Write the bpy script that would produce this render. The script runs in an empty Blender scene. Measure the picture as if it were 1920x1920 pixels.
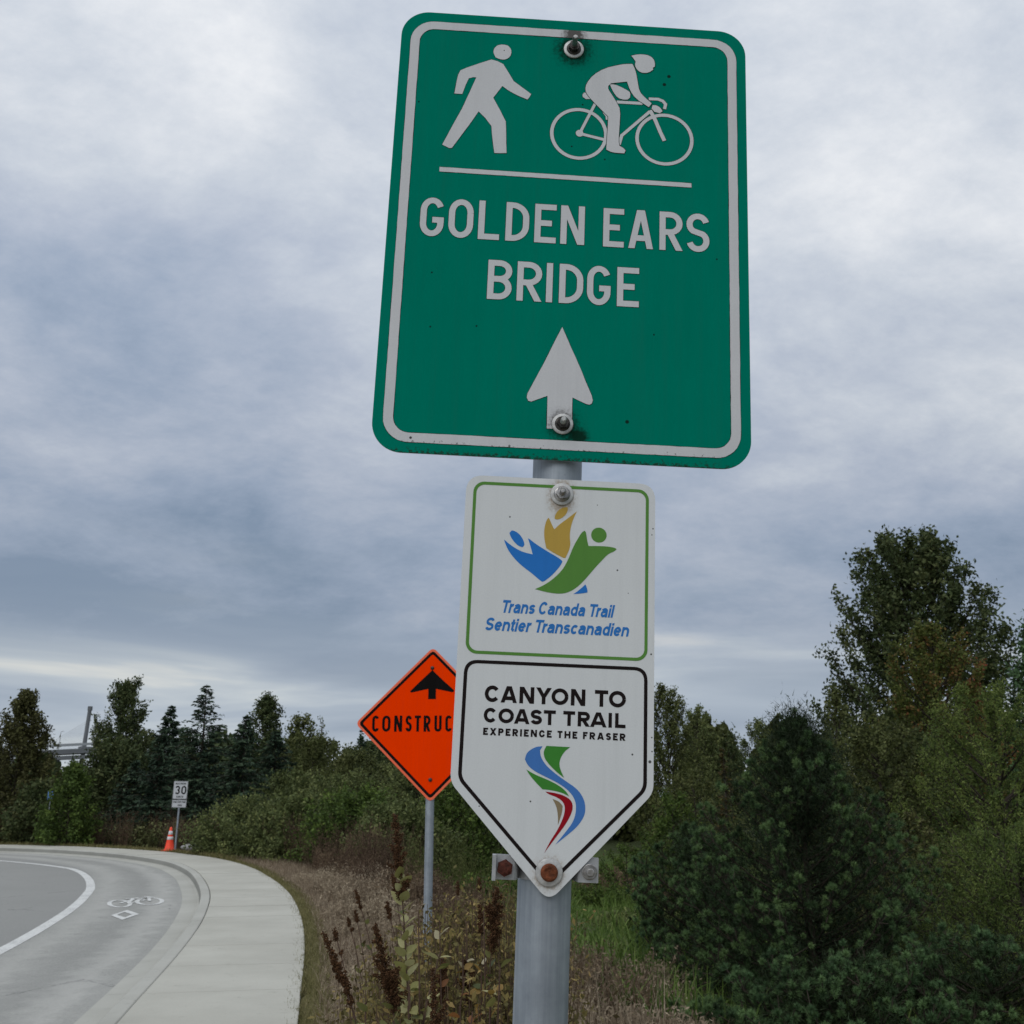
import bpy, math, random
import numpy as np
from mathutils import Vector, Matrix, Euler
from mathutils.geometry import delaunay_2d_cdt, interpolate_bezier

R = math.radians
scene = bpy.context.scene
col = scene.collection

# ------------------------------------------------------------------ camera
CAMH = 1.65
cam_d = bpy.data.cameras.new('camera')
cam_o = bpy.data.objects.new('camera', cam_d)
col.objects.link(cam_o)
cam_o.location = (0, 0, CAMH)
cam_o.rotation_euler = (R(90 + 15.5), 0, 0)
cam_d.sensor_width = 36.0
cam_d.lens = 36.04
cam_d.clip_start = 0.05
cam_d.clip_end = 5000
cam_d.dof.use_dof = True
cam_d.dof.focus_distance = 1.75
cam_d.dof.aperture_fstop = 18.0
scene.camera = cam_o

# ------------------------------------------------------------------ view
scene.view_settings.view_transform = 'Standard'
scene.view_settings.look = 'None'
scene.view_settings.gamma = 1.0
scene.view_settings.exposure = 0.0
scene.view_settings.use_curve_mapping = False
try:
    scene.cycles.use_denoising = True
    scene.cycles.max_bounces = 6
    scene.cycles.diffuse_bounces = 3
    scene.cycles.transmission_bounces = 4
except Exception:
    pass

# ------------------------------------------------------------------ node helper
class NT:
    def __init__(self, tree):
        self.t = tree
        self.n = tree.nodes
        self.l = tree.links
    def new(self, typ, **kw):
        nd = self.n.new(typ)
        for k, v in kw.items():
            if k == 'ins':
                for a, b in v.items():
                    if isinstance(b, bpy.types.NodeSocket):
                        self.l.new(b, nd.inputs[a])
                    else:
                        nd.inputs[a].default_value = b
            else:
                setattr(nd, k, v)
        return nd
    def math(self, op, a, b=None, c=None, clamp=False):
        nd = self.n.new('ShaderNodeMath')
        nd.operation = op
        nd.use_clamp = clamp
        for i, v in enumerate((a, b, c)):
            if v is None:
                continue
            if isinstance(v, bpy.types.NodeSocket):
                self.l.new(v, nd.inputs[i])
            else:
                nd.inputs[i].default_value = v
        return nd.outputs[0]
    def ramp(self, fac, stops, interp='LINEAR'):
        nd = self.n.new('ShaderNodeValToRGB')
        nd.color_ramp.interpolation = interp
        el = nd.color_ramp.elements
        while len(el) < len(stops):
            el.new(0.5)
        for e, (p, c) in zip(el, stops):
            e.position = p
            e.color = (c[0], c[1], c[2], 1) if not isinstance(c, (int, float)) else (c, c, c, 1)
        self.l.new(fac, nd.inputs[0])
        return nd.outputs[0]
    def mix(self, fac, a, b, blend='MIX'):
        nd = self.n.new('ShaderNodeMix')
        nd.data_type = 'RGBA'
        nd.blend_type = blend
        for sock, v in ((nd.inputs[0], fac), (nd.inputs[6], a), (nd.inputs[7], b)):
            if isinstance(v, bpy.types.NodeSocket):
                self.l.new(v, sock)
            elif isinstance(v, (int, float)):
                sock.default_value = v
            else:
                sock.default_value = (v[0], v[1], v[2], 1)
        return nd.outputs[2]
    def noise(self, vec, scale, detail=4, rough=0.55, dist=0.0, dim='3D'):
        nd = self.n.new('ShaderNodeTexNoise')
        nd.noise_dimensions = dim
        if vec is not None:
            self.l.new(vec, nd.inputs['Vector'])
        nd.inputs['Scale'].default_value = scale
        nd.inputs['Detail'].default_value = detail
        nd.inputs['Roughness'].default_value = rough
        nd.inputs['Distortion'].default_value = dist
        return nd.outputs['Fac']
    def mapping(self, vec, scale=(1, 1, 1), loc=(0, 0, 0), rot=(0, 0, 0)):
        nd = self.n.new('ShaderNodeMapping')
        self.l.new(vec, nd.inputs[0])
        nd.inputs['Scale'].default_value = scale
        nd.inputs['Location'].default_value = loc
        nd.inputs['Rotation'].default_value = rot
        return nd.outputs[0]

# ------------------------------------------------------------------ world: layered overcast sky
world = bpy.data.worlds.new('World')
scene.world = world
world.use_nodes = True
W = NT(world.node_tree)
W.n.clear()
SUN_EL, SUN_AZ = R(42), R(205)
tc = W.new('ShaderNodeTexCoord')
sep = W.new('ShaderNodeSeparateXYZ')
W.l.new(tc.outputs['Generated'], sep.inputs[0])
zc = W.math('MAXIMUM', sep.outputs[2], 0.0)
den = W.math('ADD', zc, 0.34)
cx = W.math('DIVIDE', sep.outputs[0], den)
cy = W.math('DIVIDE', sep.outputs[1], den)
comb = W.new('ShaderNodeCombineXYZ')
W.l.new(cx, comb.inputs[0]); W.l.new(cy, comb.inputs[1])
plane = comb.outputs[0]
big = W.noise(W.mapping(plane, (0.95, 1.2, 1), (2.3, 1.1, 0), (0, 0, R(-20))), 1.0, 3, 0.5, 0.2)
mid = W.noise(W.mapping(plane, (1.0, 1.05, 1), (7.3, 3.1, 0), (0, 0, R(-32))), 3.0, 10, 0.62, 0.25)
rip = W.noise(W.mapping(plane, (1.0, 1.5, 1), (1.3, 9.1, 0), (0, 0, R(-48))), 13.0, 7, 0.7, 0.10)
v = W.math('MULTIPLY', big, 0.60)
v = W.math('MULTIPLY_ADD', mid, 0.43, v)
v = W.math('MULTIPLY_ADD', rip, 0.12, v)
# the deck opens and brightens with height
v = W.math('MULTIPLY_ADD', zc, 0.35, v)
# thinner, brighter cloud high on the right
dt = W.new('ShaderNodeVectorMath', operation='DOT_PRODUCT', ins={0: tc.outputs['Generated']})
dt.inputs[1].default_value = (0.375, 0.735, 0.565)
gl = W.ramp(dt.outputs['Value'], [(0.95, 0.0), (1.0, 0.09)])
v = W.math('ADD', v, gl)
cloud = W.ramp(v, [(0.53, (0.255, 0.335, 0.455)), (0.62, (0.36, 0.435, 0.56)),
                   (0.71, (0.49, 0.548, 0.655)), (0.79, (0.63, 0.68, 0.755)), (0.91, (0.88, 0.90, 0.93))])
# low band: long streaks with bright breaks just above the horizon
az = W.math('ARCTAN2', sep.outputs[0], sep.outputs[1])
cs = W.new('ShaderNodeCombineXYZ')
W.l.new(az, cs.inputs[0]); W.l.new(sep.outputs[2], cs.inputs[1])
st = W.noise(W.mapping(cs.outputs[0], (2.6, 17, 1), (4.4, 0.35, 0)), 1.0, 5, 0.5, 0.5)
low = W.ramp(st, [(0.36, (0.33, 0.39, 0.48)), (0.50, (0.43, 0.49, 0.57)), (0.60, (0.57, 0.62, 0.66)), (0.69, (0.84, 0.83, 0.77))])
lowfac = W.ramp(zc, [(0.0, 1.0), (0.11, 0.95), (0.17, 0.15), (0.26, 0.0)])
skyc = W.mix(lowfac, cloud, low)
# brightness of an overcast dome: brighter overhead
lift = W.ramp(zc, [(0.0, 1.04), (0.08, 1.0), (0.17, 0.86), (0.30, 0.92), (0.48, 1.02), (0.64, 1.06), (1.0, 1.14)])
skyc = W.mix(1.0, skyc, lift, 'MULTIPLY')
sky = W.new('ShaderNodeTexSky', sky_type='NISHITA')
sky.sun_disc = False
sky.sun_elevation = SUN_EL
sky.sun_rotation = SUN_AZ
bg1 = W.new('ShaderNodeBackground', ins={'Color': sky.outputs[0], 'Strength': 0.05})
bg2 = W.new('ShaderNodeBackground', ins={'Color': skyc, 'Strength': 1.0})
addw = W.new('ShaderNodeMixShader', ins={0: 0.92})
W.l.new(bg1.outputs[0], addw.inputs[1]); W.l.new(bg2.outputs[0], addw.inputs[2])
wo = W.new('ShaderNodeOutputWorld')
W.l.new(addw.outputs[0], wo.inputs[0])

sun_d = bpy.data.lights.new('sun', 'SUN')
sun_d.energy = 0.95
sun_d.angle = R(50)
sun_d.color = (1.0, 0.97, 0.92)
sun_o = bpy.data.objects.new('sun', sun_d)
col.objects.link(sun_o)
sd = Vector((math.sin(SUN_AZ) * math.cos(SUN_EL), math.cos(SUN_AZ) * math.cos(SUN_EL), math.sin(SUN_EL)))
sun_o.rotation_euler = sd.to_track_quat('Z', 'Y').to_euler()

# ------------------------------------------------------------------ materials
def mat(name):
    m = bpy.data.materials.new(name)
    m.use_nodes = True
    t = NT(m.node_tree)
    return m, t, m.node_tree.nodes['Principled BSDF']

def simple(name, c, rough=0.6, metal=0.0, var=0.15, scale=30.0, bump=0.0, spec=0.4):
    m, t, b = mat(name)
    co = t.new('ShaderNodeTexCoord').outputs['Object']
    n = t.noise(co, scale, 5, 0.6)
    c0 = [x * (1 - var) for x in c]; c1 = [min(1, x * (1 + var)) for x in c]
    t.l.new(t.ramp(n, [(0.3, c0), (0.7, c1)]), b.inputs['Base Color'])
    b.inputs['Roughness'].default_value = rough
    b.inputs['Metallic'].default_value = metal
    b.inputs['Specular IOR Level'].default_value = spec
    if bump:
        bn = t.new('ShaderNodeBump', ins={'Strength': bump, 'Distance': 0.01, 'Height': n})
        t.l.new(bn.outputs[0], b.inputs['Normal'])
    return m

def leafmat(name, stops, trans=0.22, rough=0.65):
    """foliage: pigment varies leaf by leaf through the 'tint' attribute"""
    m, t, b = mat(name)
    a = t.new('ShaderNodeAttribute', attribute_name='tint')
    c = t.ramp(a.outputs['Fac'], stops)
    t.l.new(c, b.inputs['Base Color'])
    b.inputs['Roughness'].default_value = rough
    b.inputs['Specular IOR Level'].default_value = 0.15
    tr = t.new('ShaderNodeBsdfTranslucent')
    t.l.new(c, tr.inputs[0])
    mx = t.new('ShaderNodeMixShader', ins={0: trans})
    t.l.new(b.outputs[0], mx.inputs[1]); t.l.new(tr.outputs[0], mx.inputs[2])
    t.l.new(mx.outputs[0], m.node_tree.nodes['Material Output'].inputs[0])
    return m

# ------------------------------------------------------------------ object helpers
def link(o, parent=None):
    col.objects.link(o)
    if parent is not None:
        o.parent = parent
    return o

def tag(o, label=None, cat=None, group=None, kind=None):
    if label: o['label'] = label
    if cat: o['category'] = cat
    if group: o['group'] = group
    if kind: o['kind'] = kind
    return o

def empty(name, loc, rot=(0, 0, 0)):
    o = bpy.data.objects.new(name, None)
    o.location = loc
    o.rotation_euler = rot
    o.empty_display_size = 0.2
    return link(o)

def mesh_np(name, V, polys, m, parent=None, tint=None, smooth=False):
    """V: Nx3 array, polys: MxK array (all the same size)"""
    me = bpy.data.meshes.new(name)
    V = np.ascontiguousarray(V, dtype=np.float32)
    F = np.ascontiguousarray(polys, dtype=np.int32)
    n, k = F.shape
    me.vertices.add(len(V)); me.vertices.foreach_set('co', V.ravel())
    me.loops.add(n * k); me.loops.foreach_set('vertex_index', F.ravel())
    me.polygons.add(n)
    me.polygons.foreach_set('loop_start', np.arange(0, n * k, k, dtype=np.int32))
    me.polygons.foreach_set('loop_total', np.full(n, k, dtype=np.int32))
    if smooth:
        me.polygons.foreach_set('use_smooth', np.ones(n, dtype=bool))
    if tint is not None:
        a = me.attributes.new('tint', 'FLOAT', 'FACE')
        a.data.foreach_set('value', np.clip(np.asarray(tint, dtype=np.float32), 0, 1))
    me.update(calc_edges=True)
    me.materials.append(m)
    o = bpy.data.objects.new(name, me)
    return link(o, parent)

class MB:
    """collects shapes for one mesh object"""
    def __init__(self):
        self.v = []; self.f = []; self.s = []
    def add(self, vs, fs, smooth=False):
        b = len(self.v)
        self.v += [tuple(x) for x in vs]
        self.f += [tuple(b + i for i in f) for f in fs]
        self.s += [smooth] * len(fs)
    def box(self, x0, x1, y0, y1, z0, z1):
        self.add([(x0, y0, z0), (x1, y0, z0), (x1, y1, z0), (x0, y1, z0), (x0, y0, z1), (x1, y0, z1), (x1, y1, z1), (x0, y1, z1)],
                 [(3, 2, 1, 0), (4, 5, 6, 7), (0, 1, 5, 4), (1, 2, 6, 5), (2, 3, 7, 6), (3, 0, 4, 7)])
    def tube(self, pts, rad, n=12, cap=True, smooth=True):
        pts = [Vector(p) for p in pts]
        if isinstance(rad, (int, float)):
            rad = [rad] * len(pts)
        rings = []
        for i, p in enumerate(pts):
            d = (pts[min(i + 1, len(pts) - 1)] - pts[max(i - 1, 0)])
            d = d.normalized() if d.length > 1e-9 else Vector((0, 0, 1))
            a = Vector((0, 0, 1)) if abs(d.z) < 0.9 else Vector((1, 0, 0))
            u = d.cross(a).normalized(); w = d.cross(u).normalized()
            rings.append([p + (u * math.cos(2 * math.pi * k / n) + w * math.sin(2 * math.pi * k / n)) * rad[i] for k in range(n)])
        vs = [q for r_ in rings for q in r_]
        fs = []
        for i in range(len(pts) - 1):
            for k in range(n):
                fs.append((i * n + k, (i + 1) * n + k, (i + 1) * n + (k + 1) % n, i * n + (k + 1) % n))
        self.add(vs, fs, smooth)
        if cap:
            self.add(rings[0], [tuple(range(n))]); self.add(rings[-1], [tuple(range(n - 1, -1, -1))])
    def lathe(self, prof, n=24, axis='y', at=(0, 0, 0), flat=False):
        """prof: (radius, distance along -y) pairs, for bolt heads that face the viewer"""
        vs = []; fs = []
        for r_, d in prof:
            for k in range(n):
                a = 2 * math.pi * k / n
                if axis == 'y':
                    vs.append((at[0] + r_ * math.cos(a), at[1] - d, at[2] + r_ * math.sin(a)))
                else:
                    vs.append((at[0] + r_ * math.cos(a), at[1] + r_ * math.sin(a), at[2] + d))
        for i in range(len(prof) - 1):
            for k in range(n):
                fs.append((i * n + k, i * n + (k + 1) % n, (i + 1) * n + (k + 1) % n, (i + 1) * n + k))
        self.add(vs, fs, not flat)
        self.add(vs[-n:], [tuple(range(n))])
    def build(self, name, m, parent=None):
        me = bpy.data.meshes.new(name)
        me.from_pydata(self.v, [], self.f)
        me.polygons.foreach_set('use_smooth', self.s)
        me.update()
        me.materials.append(m)
        return link(bpy.data.objects.new(name, me), parent)

# ------------------------------------------------------------------ ground plan
def catmull(P, step=0.3):
    P = np.array(P, float); out = []
    Q = np.vstack([2 * P[0] - P[1], P, 2 * P[-1] - P[-2]])
    for i in range(1, len(Q) - 2):
        n = max(2, int(np.linalg.norm(Q[i + 1] - Q[i]) / step))
        for t in np.linspace(0, 1, n, endpoint=False):
            out.append(0.5 * ((2 * Q[i]) + (-Q[i - 1] + Q[i + 1]) * t + (2 * Q[i - 1] - 5 * Q[i] + 4 * Q[i + 1] - Q[i + 2]) * t ** 2
                              + (-Q[i - 1] + 3 * Q[i] - 3 * Q[i + 1] + Q[i + 2]) * t ** 3))
    out.append(P[-1])
    return np.array(out)

def resample(P, step):
    s = np.r_[0, np.cumsum(np.linalg.norm(np.diff(P, axis=0), axis=1))]
    t = np.arange(0, s[-1], step)
    return np.c_[np.interp(t, s, P[:, 0]), np.interp(t, s, P[:, 1])]

# outer edge of the sidewalk, from behind the camera round the bend to the far left
EDGE = resample(catmull([(-0.45, -14), (-0.45, -7), (-0.62, 0), (-1.0, 4.2), (-1.33, 6.6), (-1.61, 8.47), (-1.81, 9.52), (-2.05, 10.9), (-2.32, 12.36),
                         (-2.65, 14.01), (-3.14, 16.2), (-3.92, 19.22), (-4.86, 22.21), (-6.12, 25.7), (-7.63, 29.0), (-9.18, 31.4), (-11.1, 33.7),
                         (-13.56, 35.9), (-16.1, 37.4), (-19.0, 38.3), (-24, 38.9), (-32, 38.6), (-45, 36.0)]), 0.25)
for _ in range(10):
    EDGE[1:-1] = (EDGE[:-2] + 2 * EDGE[1:-1] + EDGE[2:]) / 4
_t = np.gradient(EDGE, axis=0); _t /= np.linalg.norm(_t, axis=1)[:, None]
NRM = np.c_[_t[:, 1], -_t[:, 0]]            # to the right of the walk, away from the road
ARC = np.r_[0, np.cumsum(np.linalg.norm(np.diff(EDGE, axis=0), axis=1))]

def off(d):                                  # the edge shifted d metres towards the road
    d = np.asarray(d) * np.ones(len(EDGE))
    return EDGE - NRM * d[:, None]

def edge_dist(X, Y):
    """signed distance to the outer sidewalk edge, positive on the grass side"""
    P = np.c_[np.ravel(X), np.ravel(Y)]
    out = np.empty(len(P))
    E = EDGE[::2]; N = NRM[::2]
    for i in range(0, len(P), 20000):
        q = P[i:i + 20000]
        d2 = ((q[:, None, :] - E[None]) ** 2).sum(2)
        k = d2.argmin(1)
        out[i:i + 20000] = np.sqrt(d2[np.arange(len(q)), k]) * np.sign(((q - E[k]) * N[k]).sum(1))
    return out.reshape(np.shape(X))

def sstep(a, b, x):
    t = np.clip((x - a) / (b - a), 0, 1)
    return t * t * (3 - 2 * t)

def ground_h(X, Y, e=None):
    X = np.asarray(X, float); Y = np.asarray(Y, float)
    if e is None:
        e = edge_dist(X, Y)
    right = sstep(-9, 1, X)
    drop = -0.25 * sstep(0.6, 4, e) - (0.35 + 1.55 * right) * sstep(3.0, 15, e)
    h = drop - 0.015
    h = h + 0.05 * np.sin(X * 1.3 + 0.5 * Y) * np.cos(Y * 0.9) * sstep(0.5, 3, e)
    h = h + 0.22 * np.sin(X * 0.31 + 1) * np.sin(Y * 0.23 + 2) * sstep(6, 20, e)
    h = h + (0.13 * np.sin(X * 1.9 + 1.3 * np.sin(Y * .7)) * np.sin(Y * 1.15 + X * .6) + 0.10 * np.sin(X * .8 - Y * 1.7)) * sstep(5, 9, e) * (1 - sstep(60, 90, e))
    h = np.where(e < -0.04, -0.45, h)
    return h

def gh(x, y):
    return float(ground_h(np.array([x]), np.array([y]))[0])

# ground sheet
gx = np.concatenate([np.linspace(-3000, -60, 26) , np.linspace(-56, -20, 30), np.linspace(-19.6, 20, 150), np.linspace(20.8, 60, 40), np.linspace(70, 3000, 26)])
gy = np.concatenate([np.linspace(-600, -20, 12), np.linspace(-19, 0, 26), np.linspace(0.25, 45, 180), np.linspace(46, 120, 60), np.linspace(130, 4000, 40)])
GX, GY = np.meshgrid(gx, gy)
GE = edge_dist(GX, GY)
GZ = ground_h(GX, GY, GE)
# pull grid points near the walk edge onto it so the verge meets the concrete cleanly
V = np.stack([GX.ravel(), GY.ravel(), GZ.ravel()], 1)
nx_, ny_ = len(gx), len(gy)
ii = np.arange(nx_ * ny_).reshape(ny_, nx_)
F = np.stack([ii[:-1, :-1].ravel(), ii[:-1, 1:].ravel(), ii[1:, 1:].ravel(), ii[1:, :-1].ravel()], 1)

def ground_mat():
    m, t, b = mat('ground_soil_and_grass')
    co = t.new('ShaderNodeTexCoord').outputs['Object']
    e = t.new('ShaderNodeAttribute', attribute_name='edge').outputs['Fac']
    n1 = t.noise(co, 0.5, 6, 0.6); n2 = t.noise(co, 9, 6, 0.7); n3 = t.noise(co, 60, 4, 0.7)
    dry = t.ramp(n2, [(0.3, (0.09, 0.068, 0.05)), (0.5, (0.20, 0.158, 0.115)), (0.7, (0.31, 0.25, 0.185))])
    green = t.ramp(n2, [(0.3, (0.05, 0.085, 0.018)), (0.55, (0.09, 0.15, 0.03)), (0.75, (0.14, 0.20, 0.05))])
    verge = t.ramp(n3, [(0.3, (0.10, 0.10, 0.035)), (0.7, (0.21, 0.20, 0.075))])
    k = t.math('MULTIPLY_ADD', n1, 7.0, e)
    g = t.ramp(t.math('MULTIPLY', k, 1 / 20.0), [(0.28, 0.0), (0.42, 1.0)])
    green = t.mix(t.ramp(t.noise(co, 0.75, 6, 0.7), [(0.40, 0.75), (0.60, 0.0)]), green, (0.035, 0.055, 0.018))
    green = t.mix(t.ramp(t.noise(t.mapping(co, (1, 1, 1), (9, 4, 0)), 0.5, 5, 0.7), [(0.56, 0.0), (0.68, 0.6)]), green, (0.16, 0.13, 0.07))
    c_far = t.ramp(t.math('MULTIPLY', e, 1 / 60.0), [(0.5, 0.0), (0.8, 1.0)])
    green = t.mix(c_far, green, (0.035, 0.045, 0.018))
    c = t.mix(g, dry, green)
    k2 = t.math('MULTIPLY_ADD', n2, -0.5, e)
    vg = t.ramp(k2, [(0.0, 0.7), (0.12, 0.0)])
    c = t.mix(vg, c, verge)
    t.l.new(c, b.inputs['Base Color'])
    b.inputs['Roughness'].default_value = 0.95
    b.inputs['Specular IOR Level'].default_value = 0.1
    bn = t.new('ShaderNodeBump', ins={'Strength': 0.8, 'Distance': 0.06, 'Height': n2})
    t.l.new(bn.outputs[0], b.inputs['Normal'])
    return m
g_o = mesh_np('ground', V, F, ground_mat(), smooth=True)
a = g_o.data.attributes.new('edge', 'FLOAT', 'POINT')
a.data.foreach_set('value', np.clip(GE.ravel(), -50, 60).astype(np.float32))
tag(g_o, kind='structure')

# ------------------------------------------------------------------ road, kerb, sidewalk
def strip(name, d0, d1, z0, z1, m, parent=None, i0=0, i1=None, nseg=1):
    i1 = len(EDGE) if i1 is None else i1
    D = np.linspace(0, 1, nseg + 1)
    A, B = off(d0)[i0:i1], off(d1)[i0:i1]
    n = len(A)
    V = np.concatenate([np.c_[A * (1 - t) + B * t, np.full(n, z0 * (1 - t) + z1 * t)] for t in D])
    F = []
    for k in range(nseg):
        j = np.arange(n - 1)
        F.append(np.stack([k * n + j, k * n + j + 1, (k + 1) * n + j + 1, (k + 1) * n + j], 1))
    return mesh_np(name, V, np.concatenate(F), m, parent)

def asphalt_mat():
    m, t, b = mat('asphalt')
    co = t.new('ShaderNodeTexCoord').outputs['Object']
    d = t.new('ShaderNodeAttribute', attribute_name='lane').outputs['Fac']
    nb = t.noise(co, 0.35, 5, 0.6); nf = t.noise(co, 120, 3, 0.7); nm = t.noise(co, 3.0, 6, 0.65)
    ng = t.noise(co, 38, 5, 0.8)
    c = t.ramp(t.math('MULTIPLY_ADD', ng, 0.55, t.math('MULTIPLY', nf, 0.45)), [(0.36, (0.20, 0.203, 0.19)), (0.52, (0.315, 0.318, 0.297)), (0.66, (0.44, 0.44, 0.415))])
    c = t.mix(t.ramp(nb, [(0.35, 0.0), (0.7, 0.5)]), c, (0.37, 0.37, 0.35))
    # dusty worn streaks and darker tyre tracks that follow the lane
    wv = t.math('MULTIPLY_ADD', t.math('SUBTRACT', nm, 0.5), 0.9, d)
    s1 = t.ramp(t.math('MULTIPLY', wv, 0.2), [(0.38, 0.0), (0.43, 0.8), (0.50, 0.0), (0.58, 0.1), (0.64, 0.6), (0.70, 0.0)])
    c = t.mix(t.math('MULTIPLY', s1, nm), c, (0.50, 0.495, 0.465))
    c = t.mix(t.ramp(t.math('MULTIPLY', wv, 0.2), [(0.455, 0.0), (0.52, 0.28), (0.60, 0.0)]), c, (0.17, 0.172, 0.165))
    c = t.mix(t.ramp(t.math('MULTIPLY', d, 0.2), [(0.70, 0.0), (0.73, 0.45), (1.0, 0.35)]), c, (0.20, 0.203, 0.20))
    # hairline cracks
    vo = t.new('ShaderNodeTexVoronoi', feature='DISTANCE_TO_EDGE'); t.l.new(t.mapping(co, (1, 1, 1)), vo.inputs['Vector'])
    vo.inputs['Scale'].default_value = 0.45
    crk = t.math('MULTIPLY_ADD', t.math('SUBTRACT', nm, 0.5), 0.12, vo.outputs['Distance'])
    crk = t.ramp(t.math('ABSOLUTE', crk), [(0.0, 0.55), (0.006, 0.0)])
    c = t.mix(t.math('MULTIPLY', crk, t.ramp(nb, [(0.5, 0.0), (0.6, 1.0)])), c, (0.06, 0.06, 0.06))
    c = t.mix(t.ramp(t.noise(co, 1.7, 5, 0.7), [(0.68, 0.0), (0.74, 0.35)]), c, (0.10, 0.10, 0.10))
    t.l.new(c, b.inputs['Base Color'])
    b.inputs['Roughness'].default_value = 0.85
    b.inputs['Specular IOR Level'].default_value = 0.25
    bn = t.new('ShaderNodeBump', ins={'Strength': 0.35, 'Distance': 0.006, 'Height': nf})
    t.l.new(bn.outputs[0], b.inputs['Normal'])
    return m

def concrete_mat(name, c0, c1, stain=0.35, face=False):
    m, t, b = mat(name)
    co = t.new('ShaderNodeTexCoord').outputs['Object']
    n1 = t.noise(co, 1.1, 6, 0.62); n2 = t.noise(co, 70, 4, 0.7)
    c = t.mix(0.35, t.ramp(n1, [(0.3, c0), (0.7, c1)]), t.ramp(n2, [(0.3, c0), (0.7, c1)]))
    c = t.mix(t.ramp(t.noise(co, 0.45, 3, 0.6), [(0.42, 0.0), (0.62, 0.20)]), c, (c0[0] * 0.72, c0[1] * 0.71, c0[2] * 0.68))
    sp = t.ramp(t.noise(co, 6.5, 7, 0.75), [(0.58, 0.0), (0.68, stain)])
    c = t.mix(sp, c, (c0[0] * 0.55, c0[1] * 0.55, c0[2] * 0.52))
    if face:                                  # dark band across the kerb face, its edges broken up by noise
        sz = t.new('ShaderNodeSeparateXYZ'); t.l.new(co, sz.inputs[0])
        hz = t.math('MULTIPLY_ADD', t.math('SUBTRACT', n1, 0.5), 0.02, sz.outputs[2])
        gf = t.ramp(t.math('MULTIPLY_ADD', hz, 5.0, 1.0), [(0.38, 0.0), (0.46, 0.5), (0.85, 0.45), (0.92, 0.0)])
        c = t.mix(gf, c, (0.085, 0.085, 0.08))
    t.l.new(c, b.inputs['Base Color'])
    b.inputs['Roughness'].default_value = 0.9
    b.inputs['Specular IOR Level'].default_value = 0.2
    bn = t.new('ShaderNodeBump', ins={'Strength': 0.3, 'Distance': 0.004, 'Height': n2})
    t.l.new(bn.outputs[0], b.inputs['Normal'])
    return m

M_asph = asphalt_mat()
M_walk = concrete_mat('sidewalk_concrete', (0.395, 0.39, 0.345), (0.505, 0.50, 0.445), 0.3)
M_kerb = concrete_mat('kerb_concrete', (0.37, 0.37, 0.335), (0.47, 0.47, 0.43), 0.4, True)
M_base = concrete_mat('bedding', (0.05, 0.048, 0.045), (0.09, 0.085, 0.08))

grow = np.interp(ARC, [0, ARC[-1] * 0.45, ARC[-1]], [0, 0, 0])
road = strip('road', 1.80, 13.0, -0.15, -0.15, M_asph, nseg=28)
la = road.data.attributes.new('lane', 'FLOAT', 'POINT')
nE = len(EDGE)
la.data.foreach_set('value', np.repeat(np.linspace(1.8, 13.0, 29), nE).astype(np.float32))
tag(road, kind='structure')

# kerb and gutter pieces, 3 m long, with open joints
kerb = empty('kerb', (0, 0, 0)); tag(kerb, kind='structure')
walk = empty('sidewalk', (0, 0, 0)); tag(walk, kind='structure')
strip('bedding', 0.01, 1.83, -0.165, -0.165, M_base, walk)

def at_arc(s, d, z):
    x = np.interp(s, ARC, EDGE[:, 0]); y = np.interp(s, ARC, EDGE[:, 1])
    nx = np.interp(s, ARC, NRM[:, 0]); ny = np.interp(s, ARC, NRM[:, 1])
    return (x - nx * d, y - ny * d, z)

def extruded(name, prof, s0, s1, m, parent, n=6, wob=0.0, rnd=None):
    """prof: closed list of (offset, height) carried along the bend from s0 to s1"""
    b = MB(); k = len(prof); vs = []
    for i in range(n + 1):
        s = s0 + (s1 - s0) * i / n
        for d, z in prof:
            vs.append(at_arc(s, d, z))
    fs = []
    for i in range(n):
        for j in range(k):
            a0 = i * k + j; a1 = i * k + (j + 1) % k
            fs.append((a0, a0 + k, a1 + k, a1))
    b.add(vs, fs)
    b.add(vs[:k], [tuple(range(k))]); b.add(vs[-k:], [tuple(range(k - 1, -1, -1))])
    return b.build(name, m, parent)

rs = random.Random(4)
s = 0.0; i = 0
while s < ARC[-1] - 1.6:
    dz = rs.uniform(-0.004, 0.004)
    pr = [(0.0, -0.10), (0.0, -0.004 + dz), (0.006, dz), (1.336, dz), (1.341, -0.005 + dz), (1.341, -0.10)]
    extruded('slab', pr, s + 0.006, s + 1.494, M_walk, walk, 5)
    s += 1.5; i += 1
s = 0.9
while s < ARC[-1] - 3.1:
    pr = [(1.352, -0.16), (1.352, -0.010), (1.362, -0.002), (1.480, -0.004), (1.502, -0.018), (1.525, -0.128), (1.560, -0.140),
          (1.812, -0.146), (1.812, -0.17)]
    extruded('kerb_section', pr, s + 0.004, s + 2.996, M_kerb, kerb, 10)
    s += 3.0

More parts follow.
